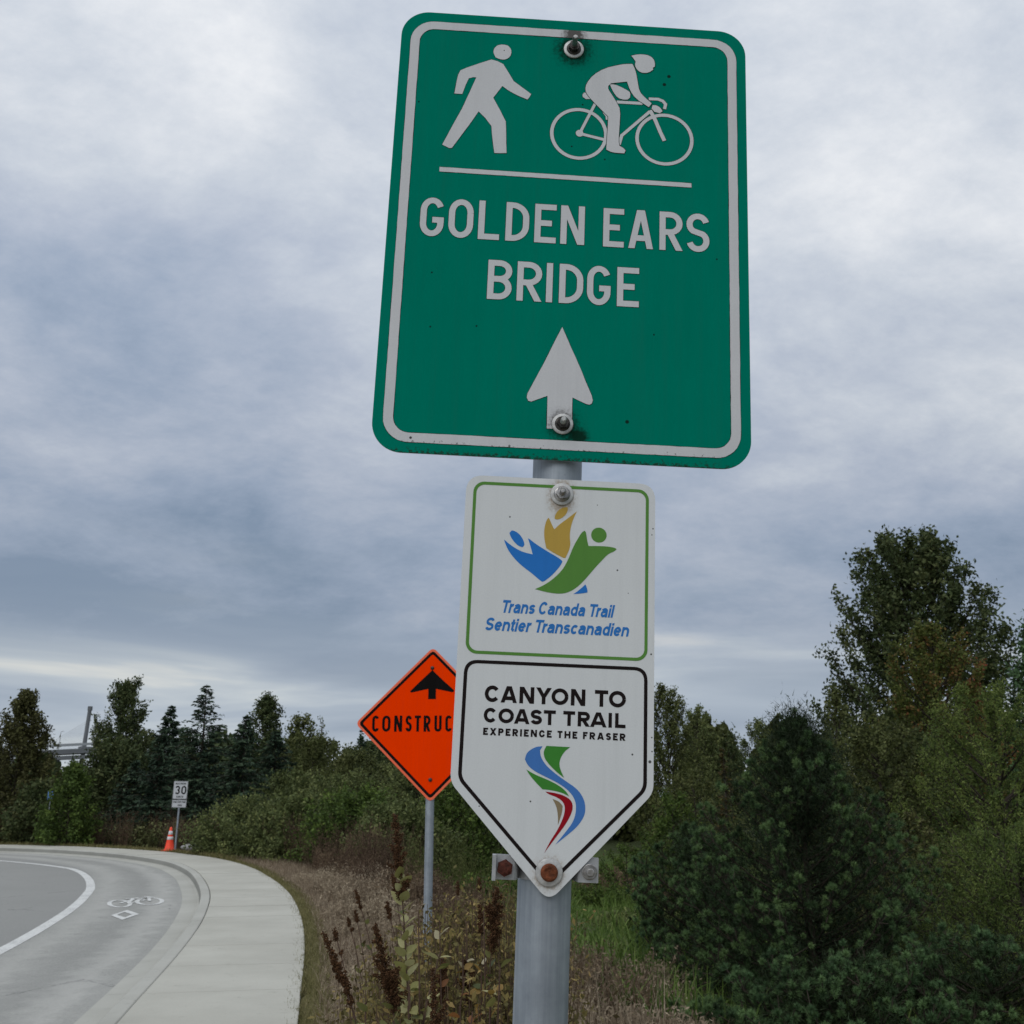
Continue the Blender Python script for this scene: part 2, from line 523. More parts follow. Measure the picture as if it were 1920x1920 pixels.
# painted lane line
M_paint = None
def paint_mat():
    m, t, b = mat('road_paint')
    co = t.new('ShaderNodeTexCoord').outputs['Object']
    n = t.noise(co, 45, 6, 0.75); n2 = t.noise(co, 3, 4, 0.6)
    w = t.ramp(t.math('MULTIPLY_ADD', n2, 0.3, n), [(0.55, 0.15), (0.66, 1.0)])
    c = t.mix(w, (0.34, 0.345, 0.335), (0.66, 0.67, 0.65))
    t.l.new(c, b.inputs['Base Color'])
    b.inputs['Roughness'].default_value = 0.7
    return m
M_paint = paint_mat()
ld = np.interp(EDGE[:, 1], [0, 14, 23, 30, 34, 38], [3.54, 3.50, 3.44, 3.70, 4.20, 4.55])
sel = EDGE[:, 0] > -30
n_l = int(np.argmax(~sel)) if (~sel).any() else nE
strip_o = strip('lane_line', ld, ld + 0.17, -0.146, -0.146, M_paint, road, 0, n_l, 1)

def ribbon2d(pts, w, closed=False):
    P = np.array(pts, float); n = len(P)
    if closed:
        d = np.roll(P, -1, 0) - np.roll(P, 1, 0)
    else:
        d = np.gradient(P, axis=0)
    d /= np.linalg.norm(d, axis=1)[:, None] + 1e-12
    nn = np.c_[-d[:, 1], d[:, 0]] * w / 2
    return P + nn, P - nn

def ground_strokes(name, strokes, z, m, parent):
    b = MB()
    for i, (pts, w, cl) in enumerate(strokes):
        A, B = ribbon2d(pts, w, cl); n = len(A); zz = z + 0.0012 * i
        vs = [(p[0], p[1], zz) for p in A] + [(p[0], p[1], zz) for p in B]
        rng = range(n if cl else n - 1)
        b.add(vs, [(n + k, n + (k + 1) % n, (k + 1) % n, k) for k in rng])
    return b.build(name, m, parent)

def ell(cx, cy, ax, ay, bx, by, n=28):
    return [(cx + ax * math.cos(t) + bx * math.sin(t), cy + ay * math.cos(t) + by * math.sin(t)) for t in [2 * math.pi * k / n for k in range(n)]]
# bicycle emblem in the bike lane: long way along the lane
w1 = ell(-6.82, 18.99, 0.20, -0.05, -0.22, 0.60)
w2 = ell(-6.44, 19.40, 0.22, 0.01, -0.20, 0.62)
ground_strokes('bicycle_symbol', [(w1, 0.075, True), (w2, 0.075, True),
    ([(-6.83, 19.02), (-6.67, 19.00), (-6.58, 19.60), (-6.83, 19.80), (-6.83, 19.02)], 0.06, False),
    ([(-6.67, 19.00), (-6.93, 19.95)], 0.06, False), ([(-7.02, 19.80), (-6.84, 19.98)], 0.08, False),
    ([(-6.44, 19.40), (-6.70, 20.12)], 0.06, False), ([(-6.83, 20.22), (-6.62, 20.10)], 0.07, False), ([(-6.62, 20.0), (-6.83, 19.80)], 0.06, False)],
    -0.145, M_paint, road)
b = MB()
o4 = [(-6.31, 17.94), (-5.90, 17.34), (-5.88, 16.54), (-6.28, 17.15)]
i4 = [(-6.24, 17.62), (-6.00, 17.29), (-5.95, 16.86), (-6.20, 17.19)]
b.add([(x, y, -0.144) for x, y in o4 + i4], [(k, 4 + k, 4 + (k + 1) % 4, (k + 1) % 4) for k in range(4)])
b.build('lane_diamond', M_paint, road)
# ------------------------------------------------------------------ flat print: union of 2D shapes by constrained Delaunay
def resolve(polys, holes=()):
    """union of polygons minus the holes -> verts, triangles"""
    vs = []; fs = []
    for P in list(polys) + list(holes):
        b0 = len(vs)
        ar = sum(P[i][0] * P[(i + 1) % len(P)][1] - P[(i + 1) % len(P)][0] * P[i][1] for i in range(len(P)))
        Q = P if ar > 0 else P[::-1]
        vs += [Vector((p[0], p[1])) for p in Q]
        fs.append(list(range(b0, b0 + len(Q))))
    v, e, f, ov, oe, of = delaunay_2d_cdt(vs, [], fs, 1, 1e-5)
    np_ = len(polys)
    out = [t for t, o in zip(f, of) if o and any(k < np_ for k in o) and not any(k >= np_ for k in o)]
    return v, out

def print_mesh(name, polys, z, m, parent, holes=(), mm=0.001):
    """lay print on a plate: plate frame is x right, z up, facing -y; z = stand-off in mm"""
    b = MB()
    v, f = resolve(polys, holes)
    b.add([(p[0] * mm, -z * mm, p[1] * mm) for p in v], f)
    return b.build(name, m, parent)

def rrect(x0, x1, y0, y1, r, n=8):
    out = []
    for cx_, cy_, a0 in ((x1 - r, y1 - r, 0), (x0 + r, y1 - r, 90), (x0 + r, y0 + r, 180), (x1 - r, y0 + r, 270)):
        for k in range(n + 1):
            a = R(a0 + 90 * k / n)
            out.append((cx_ + r * math.cos(a), cy_ + r * math.sin(a)))
    return out

def round_poly(P, r, n=6):
    out = []
    m_ = len(P); r = r if isinstance(r, (list, tuple)) else [r] * m_
    for i in range(m_):
        a, p, c = Vector(P[i - 1]), Vector(P[i]), Vector(P[(i + 1) % m_])
        u = (a - p).normalized(); w = (c - p).normalized()
        ang = u.angle(w); d = r[i] / math.tan(ang / 2)
        A, B = p + u * d, p + w * d
        for k in range(n + 1):
            t = k / n
            q = A * (1 - t) ** 2 + p * 2 * t * (1 - t) + B * t * t
            q = q * 0.75 + (A * (1 - t) + B * t) * 0.05 + q * 0.20
            out.append((q.x, q.y))
    return out

def grow_poly(P, d, rnd=None, jit=0.0):
    """offset a polygon outwards (negative: inwards), each vertex a little unevenly"""
    ar = sum(P[i][0] * P[(i + 1) % len(P)][1] - P[(i + 1) % len(P)][0] * P[i][1] for i in range(len(P)))
    sg = 1 if ar > 0 else -1; out = []
    for i in range(len(P)):
        a, p, c = Vector(P[i - 1]), Vector(P[i]), Vector(P[(i + 1) % len(P)])
        u = (p - a); w = (c - p)
        if u.length < 1e-9 or w.length < 1e-9:
            out.append((p.x, p.y)); continue
        u.normalize(); w.normalize()
        n1 = Vector((u.y, -u.x)) * sg; n2 = Vector((w.y, -w.x)) * sg
        nn = (n1 + n2); nn = nn / max(0.6, nn.length_squared / 2 + 1e-6) if nn.length > 1e-6 else n1
        dd = d + (rnd.uniform(-jit, jit) if rnd else 0)
        q = p + nn * dd
        out.append((q.x, q.y))
    return out

def smooth_poly(P, it=2, keep=38):
    """Chaikin rounding that leaves sharp tips alone"""
    for _ in range(it):
        out = []
        n = len(P)
        for i in range(n):
            a, p, c = Vector(P[i - 1]), Vector(P[i]), Vector(P[(i + 1) % n])
            if (p - a).length < 1e-6 or (c - p).length < 1e-6:
                continue
            turn = math.degrees((p - a).angle(c - p))
            if turn > keep:
                out.append((p.x, p.y))
            else:
                q = a * 0.25 + p * 0.75; s_ = p * 0.75 + c * 0.25
                out += [(q.x, q.y), (s_.x, s_.y)]
        P = out
    return P

def densify(P, step):
    out = []
    for i in range(len(P)):
        a, c = Vector(P[i]), Vector(P[(i + 1) % len(P)])
        n = max(1, int((c - a).length / step))
        out += [tuple(a + (c - a) * k / n) for k in range(n)]
    return out

def stroke(pts, t, ext=0.0, rnd=None, jit=0.0):
    """thick polyline with mitred corners as one polygon list (quads)"""
    P = [Vector(pts[0])]
    for p in pts[1:]:
        if (Vector(p) - P[-1]).length > t * .02: P.append(Vector(p))
    if ext:
        P[0] = P[0] + (P[0] - P[1]).normalized() * ext
        P[-1] = P[-1] + (P[-1] - P[-2]).normalized() * ext
    L = []; Rr = []
    for i, p in enumerate(P):
        if i == 0: d = (P[1] - p).normalized(); n = Vector((-d.y, d.x)); k = 1
        elif i == len(P) - 1: d = (p - P[-2]).normalized(); n = Vector((-d.y, d.x)); k = 1
        else:
            d1 = (p - P[i - 1]).normalized(); d2 = (P[i + 1] - p).normalized()
            n = Vector((-d1.y - d2.y, d1.x + d2.x))
            n = n.normalized() if n.length > 1e-6 else Vector((-d1.y, d1.x))
            k = 1 / max(0.5, n.dot(Vector((-d1.y, d1.x))))
        h = t / 2 * k
        L.append(p + n * h); Rr.append(p - n * h)
    return [[tuple(L[i]), tuple(L[i + 1]), tuple(Rr[i + 1]), tuple(Rr[i])] for i in range(len(P) - 1)]

def arc(cx_, cy_, rx, ry, a0, a1, n=10):
    return [(cx_ + rx * math.cos(R(a0 + (a1 - a0) * k / n)), cy_ + ry * math.sin(R(a0 + (a1 - a0) * k / n))) for k in range(n + 1)]

def glyph(ch, X0, X1, Y0, Y1, t, g=0.0):
    """block letter filling the box; t = stroke width, g = extra growth used for the grime rim"""
    h = t / 2
    x0, x1, y0, y1 = X0 + h, X1 - h, Y0 + h, Y1 - h
    xm, ym = (x0 + x1) / 2, (y0 + y1) / 2
    w, H = x1 - x0, y1 - y0
    T = t + 2 * g
    rx = w / 2; ry = min(H / 2, rx * 1.28)
    out = []
    S = lambda pts, e=0.0: out.extend(stroke(pts, T, e + g))
    def diag(xa, xb):                        # bottom x, top x of the stroke centre at the box edges
        dx = (xb - xa); L = math.hypot(dx, Y1 - Y0); hw = T / 2 * L / (Y1 - Y0)
        out.append([(xa - hw, Y0 - g), (xa + hw, Y0 - g), (xb + hw, Y1 + g), (xb - hw, Y1 + g)])
    if ch == 'A':
        diag(X0 + h * 1.05, (X0 + X1) / 2 - h * 0.28); diag(X1 - h * 1.05, (X0 + X1) / 2 + h * 0.28)
        S([(X0 + (X1 - X0) * .24, Y0 + (Y1 - Y0) * .27), (X1 - (X1 - X0) * .24, Y0 + (Y1 - Y0) * .27)], 0)
    elif ch in 'BPRD3':
        mid = Y0 + (Y1 - Y0) * (.52 if ch == 'B' else .47)
        if ch == 'D':
            r1 = min(w * .8, H / 2)
            S([(x0, y0), (x0, y1)], h)
            S([(x0, y1), (x1 - r1, y1)] + arc(x1 - r1, y1 - r1, r1, r1, 90, 0)[1:] + arc(x1 - r1, y0 + r1, r1, r1, 0, -90)[0:] + [(x0, y0)])
        elif ch == '3':
            r1 = (y1 - ym) / 2
            S(arc(xm, y1 - r1, rx, r1, 160, -90, 16)); S(arc(xm, y0 + r1, rx, r1, 90, -160, 16))
        else:
            S([(x0, y0), (x0, y1)], h)
            r1 = (y1 - mid) / 2; rr = min(w * .55, r1 * 1.1)
            S([(x0, y1), (x1 - rr, y1)] + arc(x1 - rr, mid + r1, rr, r1, 90, -90, 12)[1:] + [(x0, mid)])
            if ch == 'B':
                r2 = (mid - y0) / 2; rr = min(w * .55, r2 * 1.1)
                S([(x0, mid), (x1 - rr, mid)] + arc(x1 - rr, y0 + r2, rr, r2, 90, -90, 12)[1:] + [(x0, y0)])
            if ch == 'R':
                xa, xb = X1 - h * 1.1, x0 + w * .42
                L = math.hypot(xa - xb, mid - Y0); hw = T / 2 * L / (mid - Y0)
                out.append([(xa - hw, Y0 - g), (xa + hw, Y0 - g), (xb + hw, mid), (xb - hw, mid)])
    elif ch in 'CG':
        top = arc(xm, y1 - ry, rx, ry, 22 if ry < H / 2 else 38, 180, 14)
        bot = arc(xm, y0 + ry, rx, ry, 180, 360 - (14 if ry < H / 2 else 38), 14)
        if ch == 'G':
            bot = arc(xm, y0 + ry, rx, ry, 180, 350, 14)
            S(top + bot + [(x1, Y0 + (Y1 - Y0) * .50 - h)], 0)
            S([(xm + w * .02, Y0 + (Y1 - Y0) * .5 - h), (x1 + h, Y0 + (Y1 - Y0) * .5 - h)], 0)
        else:
            S(top + bot, 0)
    elif ch in 'O0':
        S(arc(xm, y1 - ry, rx, ry, 0, 180, 16) + arc(xm, y0 + ry, rx, ry, 180, 360, 16) + [(x1, y1 - ry + 1e-3)], 0)
    elif ch == 'S':
        r1 = (y1 - ym) / 2; r2 = (ym - y0) / 2
        S(arc(xm, y1 - r1, rx, r1, 15, 235, 16) + arc(xm, y0 + r2, rx, r2, 55, -165, 16), 0)
    elif ch == 'E' or ch == 'F':
        S([(x0, y0), (x0, y1)], h); S([(x0, y1), (x1 + h, y1)]); S([(x0, ym + h * .1), (x0 + w * .80, ym + h * .1)], h * .6)
        if ch == 'E': S([(x0, y0), (x1 + h, y0)])
    elif ch == 'H':
        S([(x0, y0), (x0, y1)], h); S([(x1, y0), (x1, y1)], h); S([(x0, ym), (x1, ym)])
    elif ch == 'I':
        S([((X0 + X1) / 2, y0), ((X0 + X1) / 2, y1)], h)
    elif ch == 'K':
        S([(x0, y0), (x0, y1)], h); S([(x0, ym - h), (x1, y1)], h); S([(xm, ym), (x1, y0)], h)
    elif ch == 'L':
        S([(x0, y0), (x0, y1)], h); S([(x0, y0), (x1 + h, y0)])
    elif ch in 'NM':
        S([(x0, y0), (x0, y1)], h); S([(x1, y0), (x1, y1)], h)
        if ch == 'N': diag(X1 - h * 1.15, X0 + h * 1.15)
        else:
            out.append([(xm - h, Y0 + .25 * H), (xm + h, Y0 + .25 * H), (X0 + t, Y1), (X0, Y1)])
            out.append([(xm - h, Y0 + .25 * H), (xm + h, Y0 + .25 * H), (X1, Y1), (X1 - t, Y1)])
    elif ch == 'T':
        S([((X0 + X1) / 2, y0), ((X0 + X1) / 2, y1)], h); S([(X0, y1), (X1, y1)])
    elif ch == 'U':
        S([(x0, y1 + h)] + arc(xm, y0 + ry * .8, rx, ry * .8, 180, 360, 14) + [(x1, y1 + h)], 0)
    elif ch == 'X':
        diag(X0 + h, X1 - h); diag(X1 - h, X0 + h)
    elif ch == 'Y':
        S([((X0 + X1) / 2, y0), ((X0 + X1) / 2, ym)], h)
        m2 = Y0 + .42 * (Y1 - Y0)
        out.append([(xm - h * 1.1, m2), (xm + h * 1.1, m2), (X0 + t * 1.2, Y1 + g), (X0 - g, Y1 + g)])
        out.append([(xm - h * 1.1, m2), (xm + h * 1.1, m2), (X1 + g, Y1 + g), (X1 - t * 1.2, Y1 + g)])
    elif ch == '/':
        diag(X0 + h, X1 - h)
    return out

def shake(polys, rnd, j):
    return [[(p[0] + rnd.uniform(-j, j), p[1] + rnd.uniform(-j, j)) for p in P] for P in polys]

def word(name, chars, boxes, t, z, m, parent, g=0.0):
    b = MB()
    for ch, (a, c, d, e) in zip(chars, boxes):
        v, f = resolve(glyph(ch, a, c, d, e, t, g))
        b.add([(p[0] * .001, -z * .001, p[1] * .001) for p in v], f)
    return b.build(name, m, parent)

def layout(text, x0, x1, y0, y1, widths, gap, space):
    tot = sum(space if c == ' ' else widths.get(c, 1.0) + gap for c in text) - gap
    k = (x1 - x0) / tot; x = x0; out = []
    for c in text:
        if c == ' ':
            x += space * k; continue
        w = widths.get(c, 1.0) * k
        out.append((c, (x, x + w, y0, y1))); x += w + gap * k
    return [o[0] for o in out], [o[1] for o in out]

# ------------------------------------------------------------------ sign materials
def plate_mat(name, base, edge_c=None, bolts=(), specks=(), rough=0.38, var=0.05, rust=(0.10, 0.05, 0.025), speck_c=(0.01, 0.01, 0.008), spec=0.3, low=None):
    """painted sheet with grime gathered round each bolt (x, z, radius in m) and small specks"""
    m, t, b = mat(name)
    co = t.new('ShaderNodeTexCoord').outputs['Object']
    n = t.noise(co, 7, 4, 0.6); nf = t.noise(co, 160, 5, 0.7); nv = t.noise(t.mapping(co, (60, 1, 4)), 1.0, 4, 0.6)
    c = t.ramp(t.math('MULTIPLY_ADD', nv, 0.4, t.math('MULTIPLY', n, 0.6)),
               [(0.3, [x * (1 - var) for x in base]), (0.7, [min(1, x * (1 + var)) for x in base])])
    sp = t.new('ShaderNodeSeparateXYZ'); t.l.new(co, sp.inputs[0])
    # faint run-down streaks and sheeting grain
    run = t.ramp(t.noise(t.mapping(co, (45, 1, 1.6)), 1.0, 5, 0.7), [(0.50, 0.0), (0.72, 0.16)])
    c = t.mix(run, c, [x * 0.62 + 0.02 for x in base])
    c = t.mix(t.ramp(t.noise(co, 420, 2, 0.5), [(0.35, 0.10), (0.65, 0.0)]), c, [x * 0.6 for x in base])
    c = t.mix(t.ramp(t.noise(co, 26, 6, 0.8), [(0.66, 0.0), (0.74, 0.35)]), c, [x * 0.7 + 0.015 for x in base])
    if low is not None:
        gz = t.math('MULTIPLY_ADD', t.math('SUBTRACT', nf, 0.5), 0.055, sp.outputs[2])
        gg = t.ramp(t.math('MULTIPLY_ADD', gz, 10.0, -low * 10.0), [(0.0, 0.85), (0.05, 0.0)])
        c = t.mix(gg, c, (0.02, 0.03, 0.02))
    for (bx, bz, br, down) in bolts:
        dx = t.math('SUBTRACT', sp.outputs[0], bx); dz = t.math('SUBTRACT', sp.outputs[2], bz)
        dz = t.math('MULTIPLY', dz, 1.0 if not down else 0.7)
        d = t.math('SQRT', t.math('ADD', t.math('MULTIPLY', dx, dx), t.math('MULTIPLY', dz, dz)))
        d = t.math('MULTIPLY_ADD', t.math('SUBTRACT', nf, 0.5), -br * 1.9, d)
        f = t.ramp(t.math('DIVIDE', d, br * 2.2), [(0.30, 0.92), (0.46, 0.55), (0.62, 0.12), (0.8, 0.0)])
        c = t.mix(f, c, rust)
    for (sx, sz, sr) in specks:
        dx = t.math('SUBTRACT', sp.outputs[0], sx); dz = t.math('SUBTRACT', sp.outputs[2], sz)
        d = t.math('SQRT', t.math('ADD', t.math('MULTIPLY', dx, dx), t.math('MULTIPLY', dz, dz)))
        f = t.ramp(t.math('DIVIDE', d, sr), [(0.7, 0.9), (1.0, 0.0)])
        c = t.mix(f, c, speck_c)
    t.l.new(c, b.inputs['Base Color'])
    b.inputs['Roughness'].default_value = rough
    b.inputs['Specular IOR Level'].default_value = spec
    return m

def galv_mat(name='galvanised_steel', c0=(0.22, 0.25, 0.285), c1=(0.37, 0.41, 0.45)):
    m, t, b = mat(name)
    co = t.new('ShaderNodeTexCoord').outputs['Object']
    n = t.noise(t.mapping(co, (110, 110, 3)), 1.0, 5, 0.65); n2 = t.noise(co, 14, 5, 0.65)
    c = t.ramp(t.math('MULTIPLY_ADD', n2, 0.55, t.math('MULTIPLY', n, 0.45)), [(0.35, c0), (0.65, c1)])
    sc = t.ramp(t.noise(co, 45, 7, 0.8), [(0.64, 0.0), (0.70, 0.5)])
    c = t.mix(sc, c, (0.10, 0.10, 0.10))
    t.l.new(c, b.inputs['Base Color'])
    b.inputs['Metallic'].default_value = 0.45
    b.inputs['Roughness'].default_value = 0.55
    bn = t.new('ShaderNodeBump', ins={'Strength': 0.15, 'Distance': 0.001, 'Height': n})
    t.l.new(bn.outputs[0], b.inputs['Normal'])
    return m

M_galv = galv_mat()
M_alu = simple('bare_aluminium', (0.42, 0.43, 0.44), 0.5, 0.5, 0.12, 60, 0.1)
M_steel = simple('zinc_bolt', (0.36, 0.35, 0.34), 0.38, 0.75, 0.45, 70, 0.2)
M_washer = simple('dull_washer', (0.50, 0.50, 0.49), 0.5, 0.35, 0.25, 90, 0.1)
M_dark = simple('dark_bolt', (0.05, 0.046, 0.042), 0.4, 0.6, 0.5, 90, 0.2)
M_rust = simple('rusty_bolt', (0.16, 0.045, 0.016), 0.85, 0.1, 0.65, 130, 0.5)
M_rustd = simple('dark_rusty_bolt', (0.075, 0.018, 0.010), 0.85, 0.1, 0.6, 160, 0.6)

BOLTS_G = [(-0.001, 0.3435, 0.026, False), (-0.001, -0.340, 0.021, False), (0.024, -0.360, 0.014, False)]
spk = [(165.6,302.2),(157.8,285.6),(17.1,236.1),(0.5,154.5),(57.1,133.6),(-262.1,222.1),(-221.6,-92.1),(-218.6,-186.9),(-144.5,-181.4),(101.7,-330.4),(143.3,-179.5),(247.0,-39.1)]
M_green = plate_mat('green_sheeting', (0.0, 0.196, 0.133), spec=0.0, low=-0.400, bolts=BOLTS_G, specks=[(x * .001, z * .001, (0.0036 if i in (0, 1, 9) else 0.0018)) for i, (x, z) in enumerate(spk)], rust=(0.006, 0.02, 0.012), var=0.06)
M_silver = plate_mat('silver_white_sheeting', (0.60, 0.605, 0.62), spec=0.1, low=-0.389, bolts=[(-0.001, 0.372, 0.016, False), (-0.001, -0.338, 0.017, False)], specks=[(-.2383, -.3752, .0025), (-.1214, .3327, .0012)], rough=0.5, var=0.05, rust=(0.06, 0.05, 0.045))
M_rim = simple('grime_rim', (0.012, 0.03, 0.022), 0.9, 0, 0.5, 300, 0, 0.1)

# ------------------------------------------------------------------ the sign post: one frame shared by pole and plates (x right, y away, z up along the pole)
post = empty('sign_post', (0.09432, 1.51224, 2.55595), (0.03576, 0.03869, 0.04521))
tag(post, 'galvanised post with a green direction sign above a pointed white trail sign', 'sign')
b = MB(); b.tube([(-0.003, 0.0475, -2.62), (-0.003, 0.0475, 0.372)], 0.0395, 32)
b.build('pole', M_galv, post)
b = MB(); b.lathe([(0.0395, 0), (0.041, 0.0), (0.041, 0.012), (0.03, 0.018), (0.0, 0.02)], 24, 'z', (-0.003, 0.0475, 0.370))
b.build('pole_cap', M_galv, post)

def plate(name, outline, m, parent, y0=0.0, th=2.2, edge=M_alu):
    v, f = resolve([outline])
    bb = MB()
    bb.add([(p[0] * .001, y0, p[1] * .001) for p in v], f)
    o = bb.build(name, m, parent)
    e = MB(); n = len(outline)
    e.add([(p[0] * .001, y0 + .0003, p[1] * .001) for p in outline] + [(p[0] * .001, y0 + th * .001, p[1] * .001) for p in outline],
          [(k, (k + 1) % n, n + (k + 1) % n, n + k) for k in range(n)])
    e.add([(p[0] * .001, y0 + th * .001, p[1] * .001) for p in v], [tuple(reversed(q)) for q in f])
    e.build('sheet_metal', edge, o)
    return o

rn = random.Random(11)
G = plate('guide_sign', rrect(-300, 300, -400, 400, 48, 12), M_green, post)
ring_o = densify(rrect(-283.5, 283.5, -382.5, 381.5, 40, 8), 12); ring_i = densify(rrect(-268, 268, -367, 366.5, 26, 8), 12)
jit = lambda P, j: [(p[0] + rn.uniform(-j, j), p[1] + rn.uniform(-j, j)) for p in P]
print_mesh('grime_outline', [jit(grow_poly(ring_o, 0.7), .35)], 0.25, M_rim, G, [jit(grow_poly(ring_i, -0.8), .4)])
print_mesh('border', [jit(ring_o, .25)], 0.55, M_silver, G, [jit(ring_i, .25)])

PED_HEAD = smooth_poly([(-140.4,327.5),(-138.6,337.1),(-131.7,343.2),(-123.5,344.6),(-115.3,343.0),(-109.8,336.6),(-108.4,328.0),(-111.7,319.5),(-119.0,314.4),(-127.8,314.5),(-135.4,317.7)], 2)
PED = [(-142.7,313.0),(-131.9,310.5),(-121.9,305.6),(-111.4,288.4),(-102.6,273.4),(-87.6,262.2),(-71.9,250.4),(-74.3,244.4),(-77.6,239.0),(-95.1,245.8),(-111.6,255.0),(-121.7,262.4),(-129.2,250.0),(-136.2,238.5),(-122.8,213.7),(-113.0,194.4),(-109.2,134.0),(-129.5,132.6),(-133.9,158.5),(-136.9,183.6),(-147.8,198.1),(-159.7,210.4),(-175.9,180.9),(-189.1,158.3),(-201.4,137.7),(-205.4,136.7),(-217.8,142.7),(-202.9,179.0),(-188.7,212.7),(-177.4,244.7),(-167.0,275.8),(-172.5,276.1),(-179.8,273.0),(-184.6,258.9),(-189.2,242.0),(-202.8,241.8),(-200.8,259.6),(-198.3,278.3),(-194.9,287.9),(-183.2,294.3),(-162.5,304.1)]
HELMET = [(99.4,338.4),(111.9,342.4),(126.7,342.4),(135.1,338.4),(139.7,332.3),(141.1,323.8),(140.5,319.6),(137.2,317.1),(137.9,313.3),(130.4,307.2),(120.5,305.3),(112.3,308.5),(106.9,316.3),(106.2,323.1),(107.4,326.9),(103.7,333.1)]
RIDER = [(101.6,322.0),(89.1,321.1),(75.9,317.8),(53.1,309.8),(33.7,295.2),(22.6,277.6),(20.7,264.5),(24.8,255.5),(34.8,243.3),(44.8,233.0),(54.7,222.6),(61.4,215.8),(61.1,197.5),(60.2,175.6),(59.3,152.1),(69.1,147.3),(90.0,147.0),(92.1,152.5),(89.2,156.6),(81.7,160.8),(79.9,169.7),(81.1,198.9),(82.2,230.1),(75.5,244.4),(67.1,258.6),(60.4,269.2),(60.3,275.5),(65.1,281.1),(92.8,286.5),(98.0,270.1),(108.0,254.1),(131.0,239.1),(133.2,242.2),(135.8,246.8),(124.3,257.1),(114.4,268.3),(110.8,289.6),(108.4,304.4),(104.9,315.5)]
HAND = [(137.5,243.2),(144.0,243.7),(150.6,239.7),(154.9,232.7),(150.0,228.6),(140.8,230.6),(135.9,236.5)]
THIGH = [(63.5,278.7),(71.6,279.3),(83.2,274.9),(96.4,267.7),(99.0,263.4),(98.2,255.2),(94.0,251.2),(85.2,250.6),(77.0,253.7),(70.3,262.5),(65.2,273.3)]
ARROW = [(-6.0,-174.9),(8.7,-208.5),(24.3,-242.4),(34.7,-267.7),(44.3,-289.4),(46.1,-297.9),(44.6,-303.1),(41.1,-305.3),(35.6,-304.3),(13.6,-294.6),(14.1,-348.0),(-25.5,-348.5),(-26.2,-294.1),(-51.6,-305.0),(-56.5,-304.0),(-59.0,-298.6),(-58.2,-291.8),(-54.0,-283.0),(-35.3,-242.4),(-19.2,-204.9)]
BARP = [(-220,100.5),(204.7,98.4),(204.7,90.2),(-219.8,92.0)]

def decal(name, shapes, z=0.55, g=0.75):
    print_mesh('grime_outline', [jit(grow_poly(densify(P, 9), g), .3) for P in shapes], z - .3, M_rim, G)
    return print_mesh(name, [jit(densify(P, 9), .15) for P in shapes], z, M_silver, G)
decal('pedestrian_symbol', [PED_HEAD, PED])
decal('direction_arrow', [ARROW])
decal('divider_line', [BARP])
# the cyclist: rider pieces, wheels and frame
def ringp(cx_, cy_, rx, ry, t):
    return stroke(arc(cx_, cy_, rx, ry, 0, 360, 44), t)
frame_strokes = []
for P, t in (([(38.8,239.9),(15.1,184.1)], 5.0), ([(13.5,179.7),(57.5,170.5)], 5.2), ([(133.3,231.1),(85.3,181.0),(81.0,163.3)], 5.5),
             ([(133.3,233.1),(142.6,214.2),(150.9,192.8),(158.4,175.9)], 6.6), ([(130.8,255.3),(147.2,255.8),(155.4,252.6),(160.0,246.7),(158.2,237.2)], 5.4),
             ([(75.5,245.3),(120,245.6)], 5.6), ([(53.4,224.0),(58.7,216.5),(59.3,209.6)], 3.6)):
    frame_strokes += [(P, t)]
def bike_polys(g):
    out = ringp(12.0, 179.3, 46.2, 46.6, 6.0 + 2 * g) + ringp(158.4, 178.5, 47.0, 46.8, 6.0 + 2 * g)
    for P, t in frame_strokes: out += stroke(P, t + 2 * g, g)
    out.append(arc(13.3, 180.3, 6.6 + g, 6.6 + g, 0, 340, 12))
    out.append(grow_poly([(16.3,254.9),(18.8,259.5),(24.7,260.0),(33.1,248.0),(22.4,247.2),(17.1,250.9)], g))
    return out
print_mesh('grime_outline', bike_polys(0.7), 0.25, M_rim, G)
print_mesh('bicycle_symbol', bike_polys(0.0), 0.50, M_silver, G)
print_mesh('grime_outline', [grow_poly(smooth_poly(P, 1), 1.0) for P in (HELMET, RIDER, HAND, THIGH)], 0.60, M_rim, G)
print_mesh('cyclist_symbol', [smooth_poly(P, 1) for P in (HELMET, RIDER, HAND, THIGH)], 0.70, M_silver, G)

GE_ = [(-246.5,-207.5,-27.6,42.8),(-199.6,-158.8,-27.6,42.8),(-150.2,-115.1,-27.6,42.8),(-104.9,-66.3,-27.6,42.8),(-57.1,-21.4,-27.6,42.8),(-13.9,25.9,-27.6,42.8)]
EA_ = [(57.1,91.6,-28,42.3),(99.0,140.5,-28,42.3),(151.0,189.7,-28,42.3),(196.2,234.8,-28,42.3)]
BR_ = [(-130.3,-90.6,-133.2,-63.6),(-82.2,-41.5,-133.2,-63.6),(-34.8,-23.5,-133.2,-63.6),(-13.2,26.2,-133.2,-63.6),(32.5,71.3,-133.2,-63.6),(81.8,117.9,-133.2,-63.6)]
for txt, bx in (('GOLDEN', GE_), ('EARS', EA_), ('BRIDGE', BR_)):
    word('grime_outline', txt, bx, 10.3, 0.25, M_rim, G, 0.8)
    word('lettering', txt, bx, 10.3, 0.55, M_silver, G)

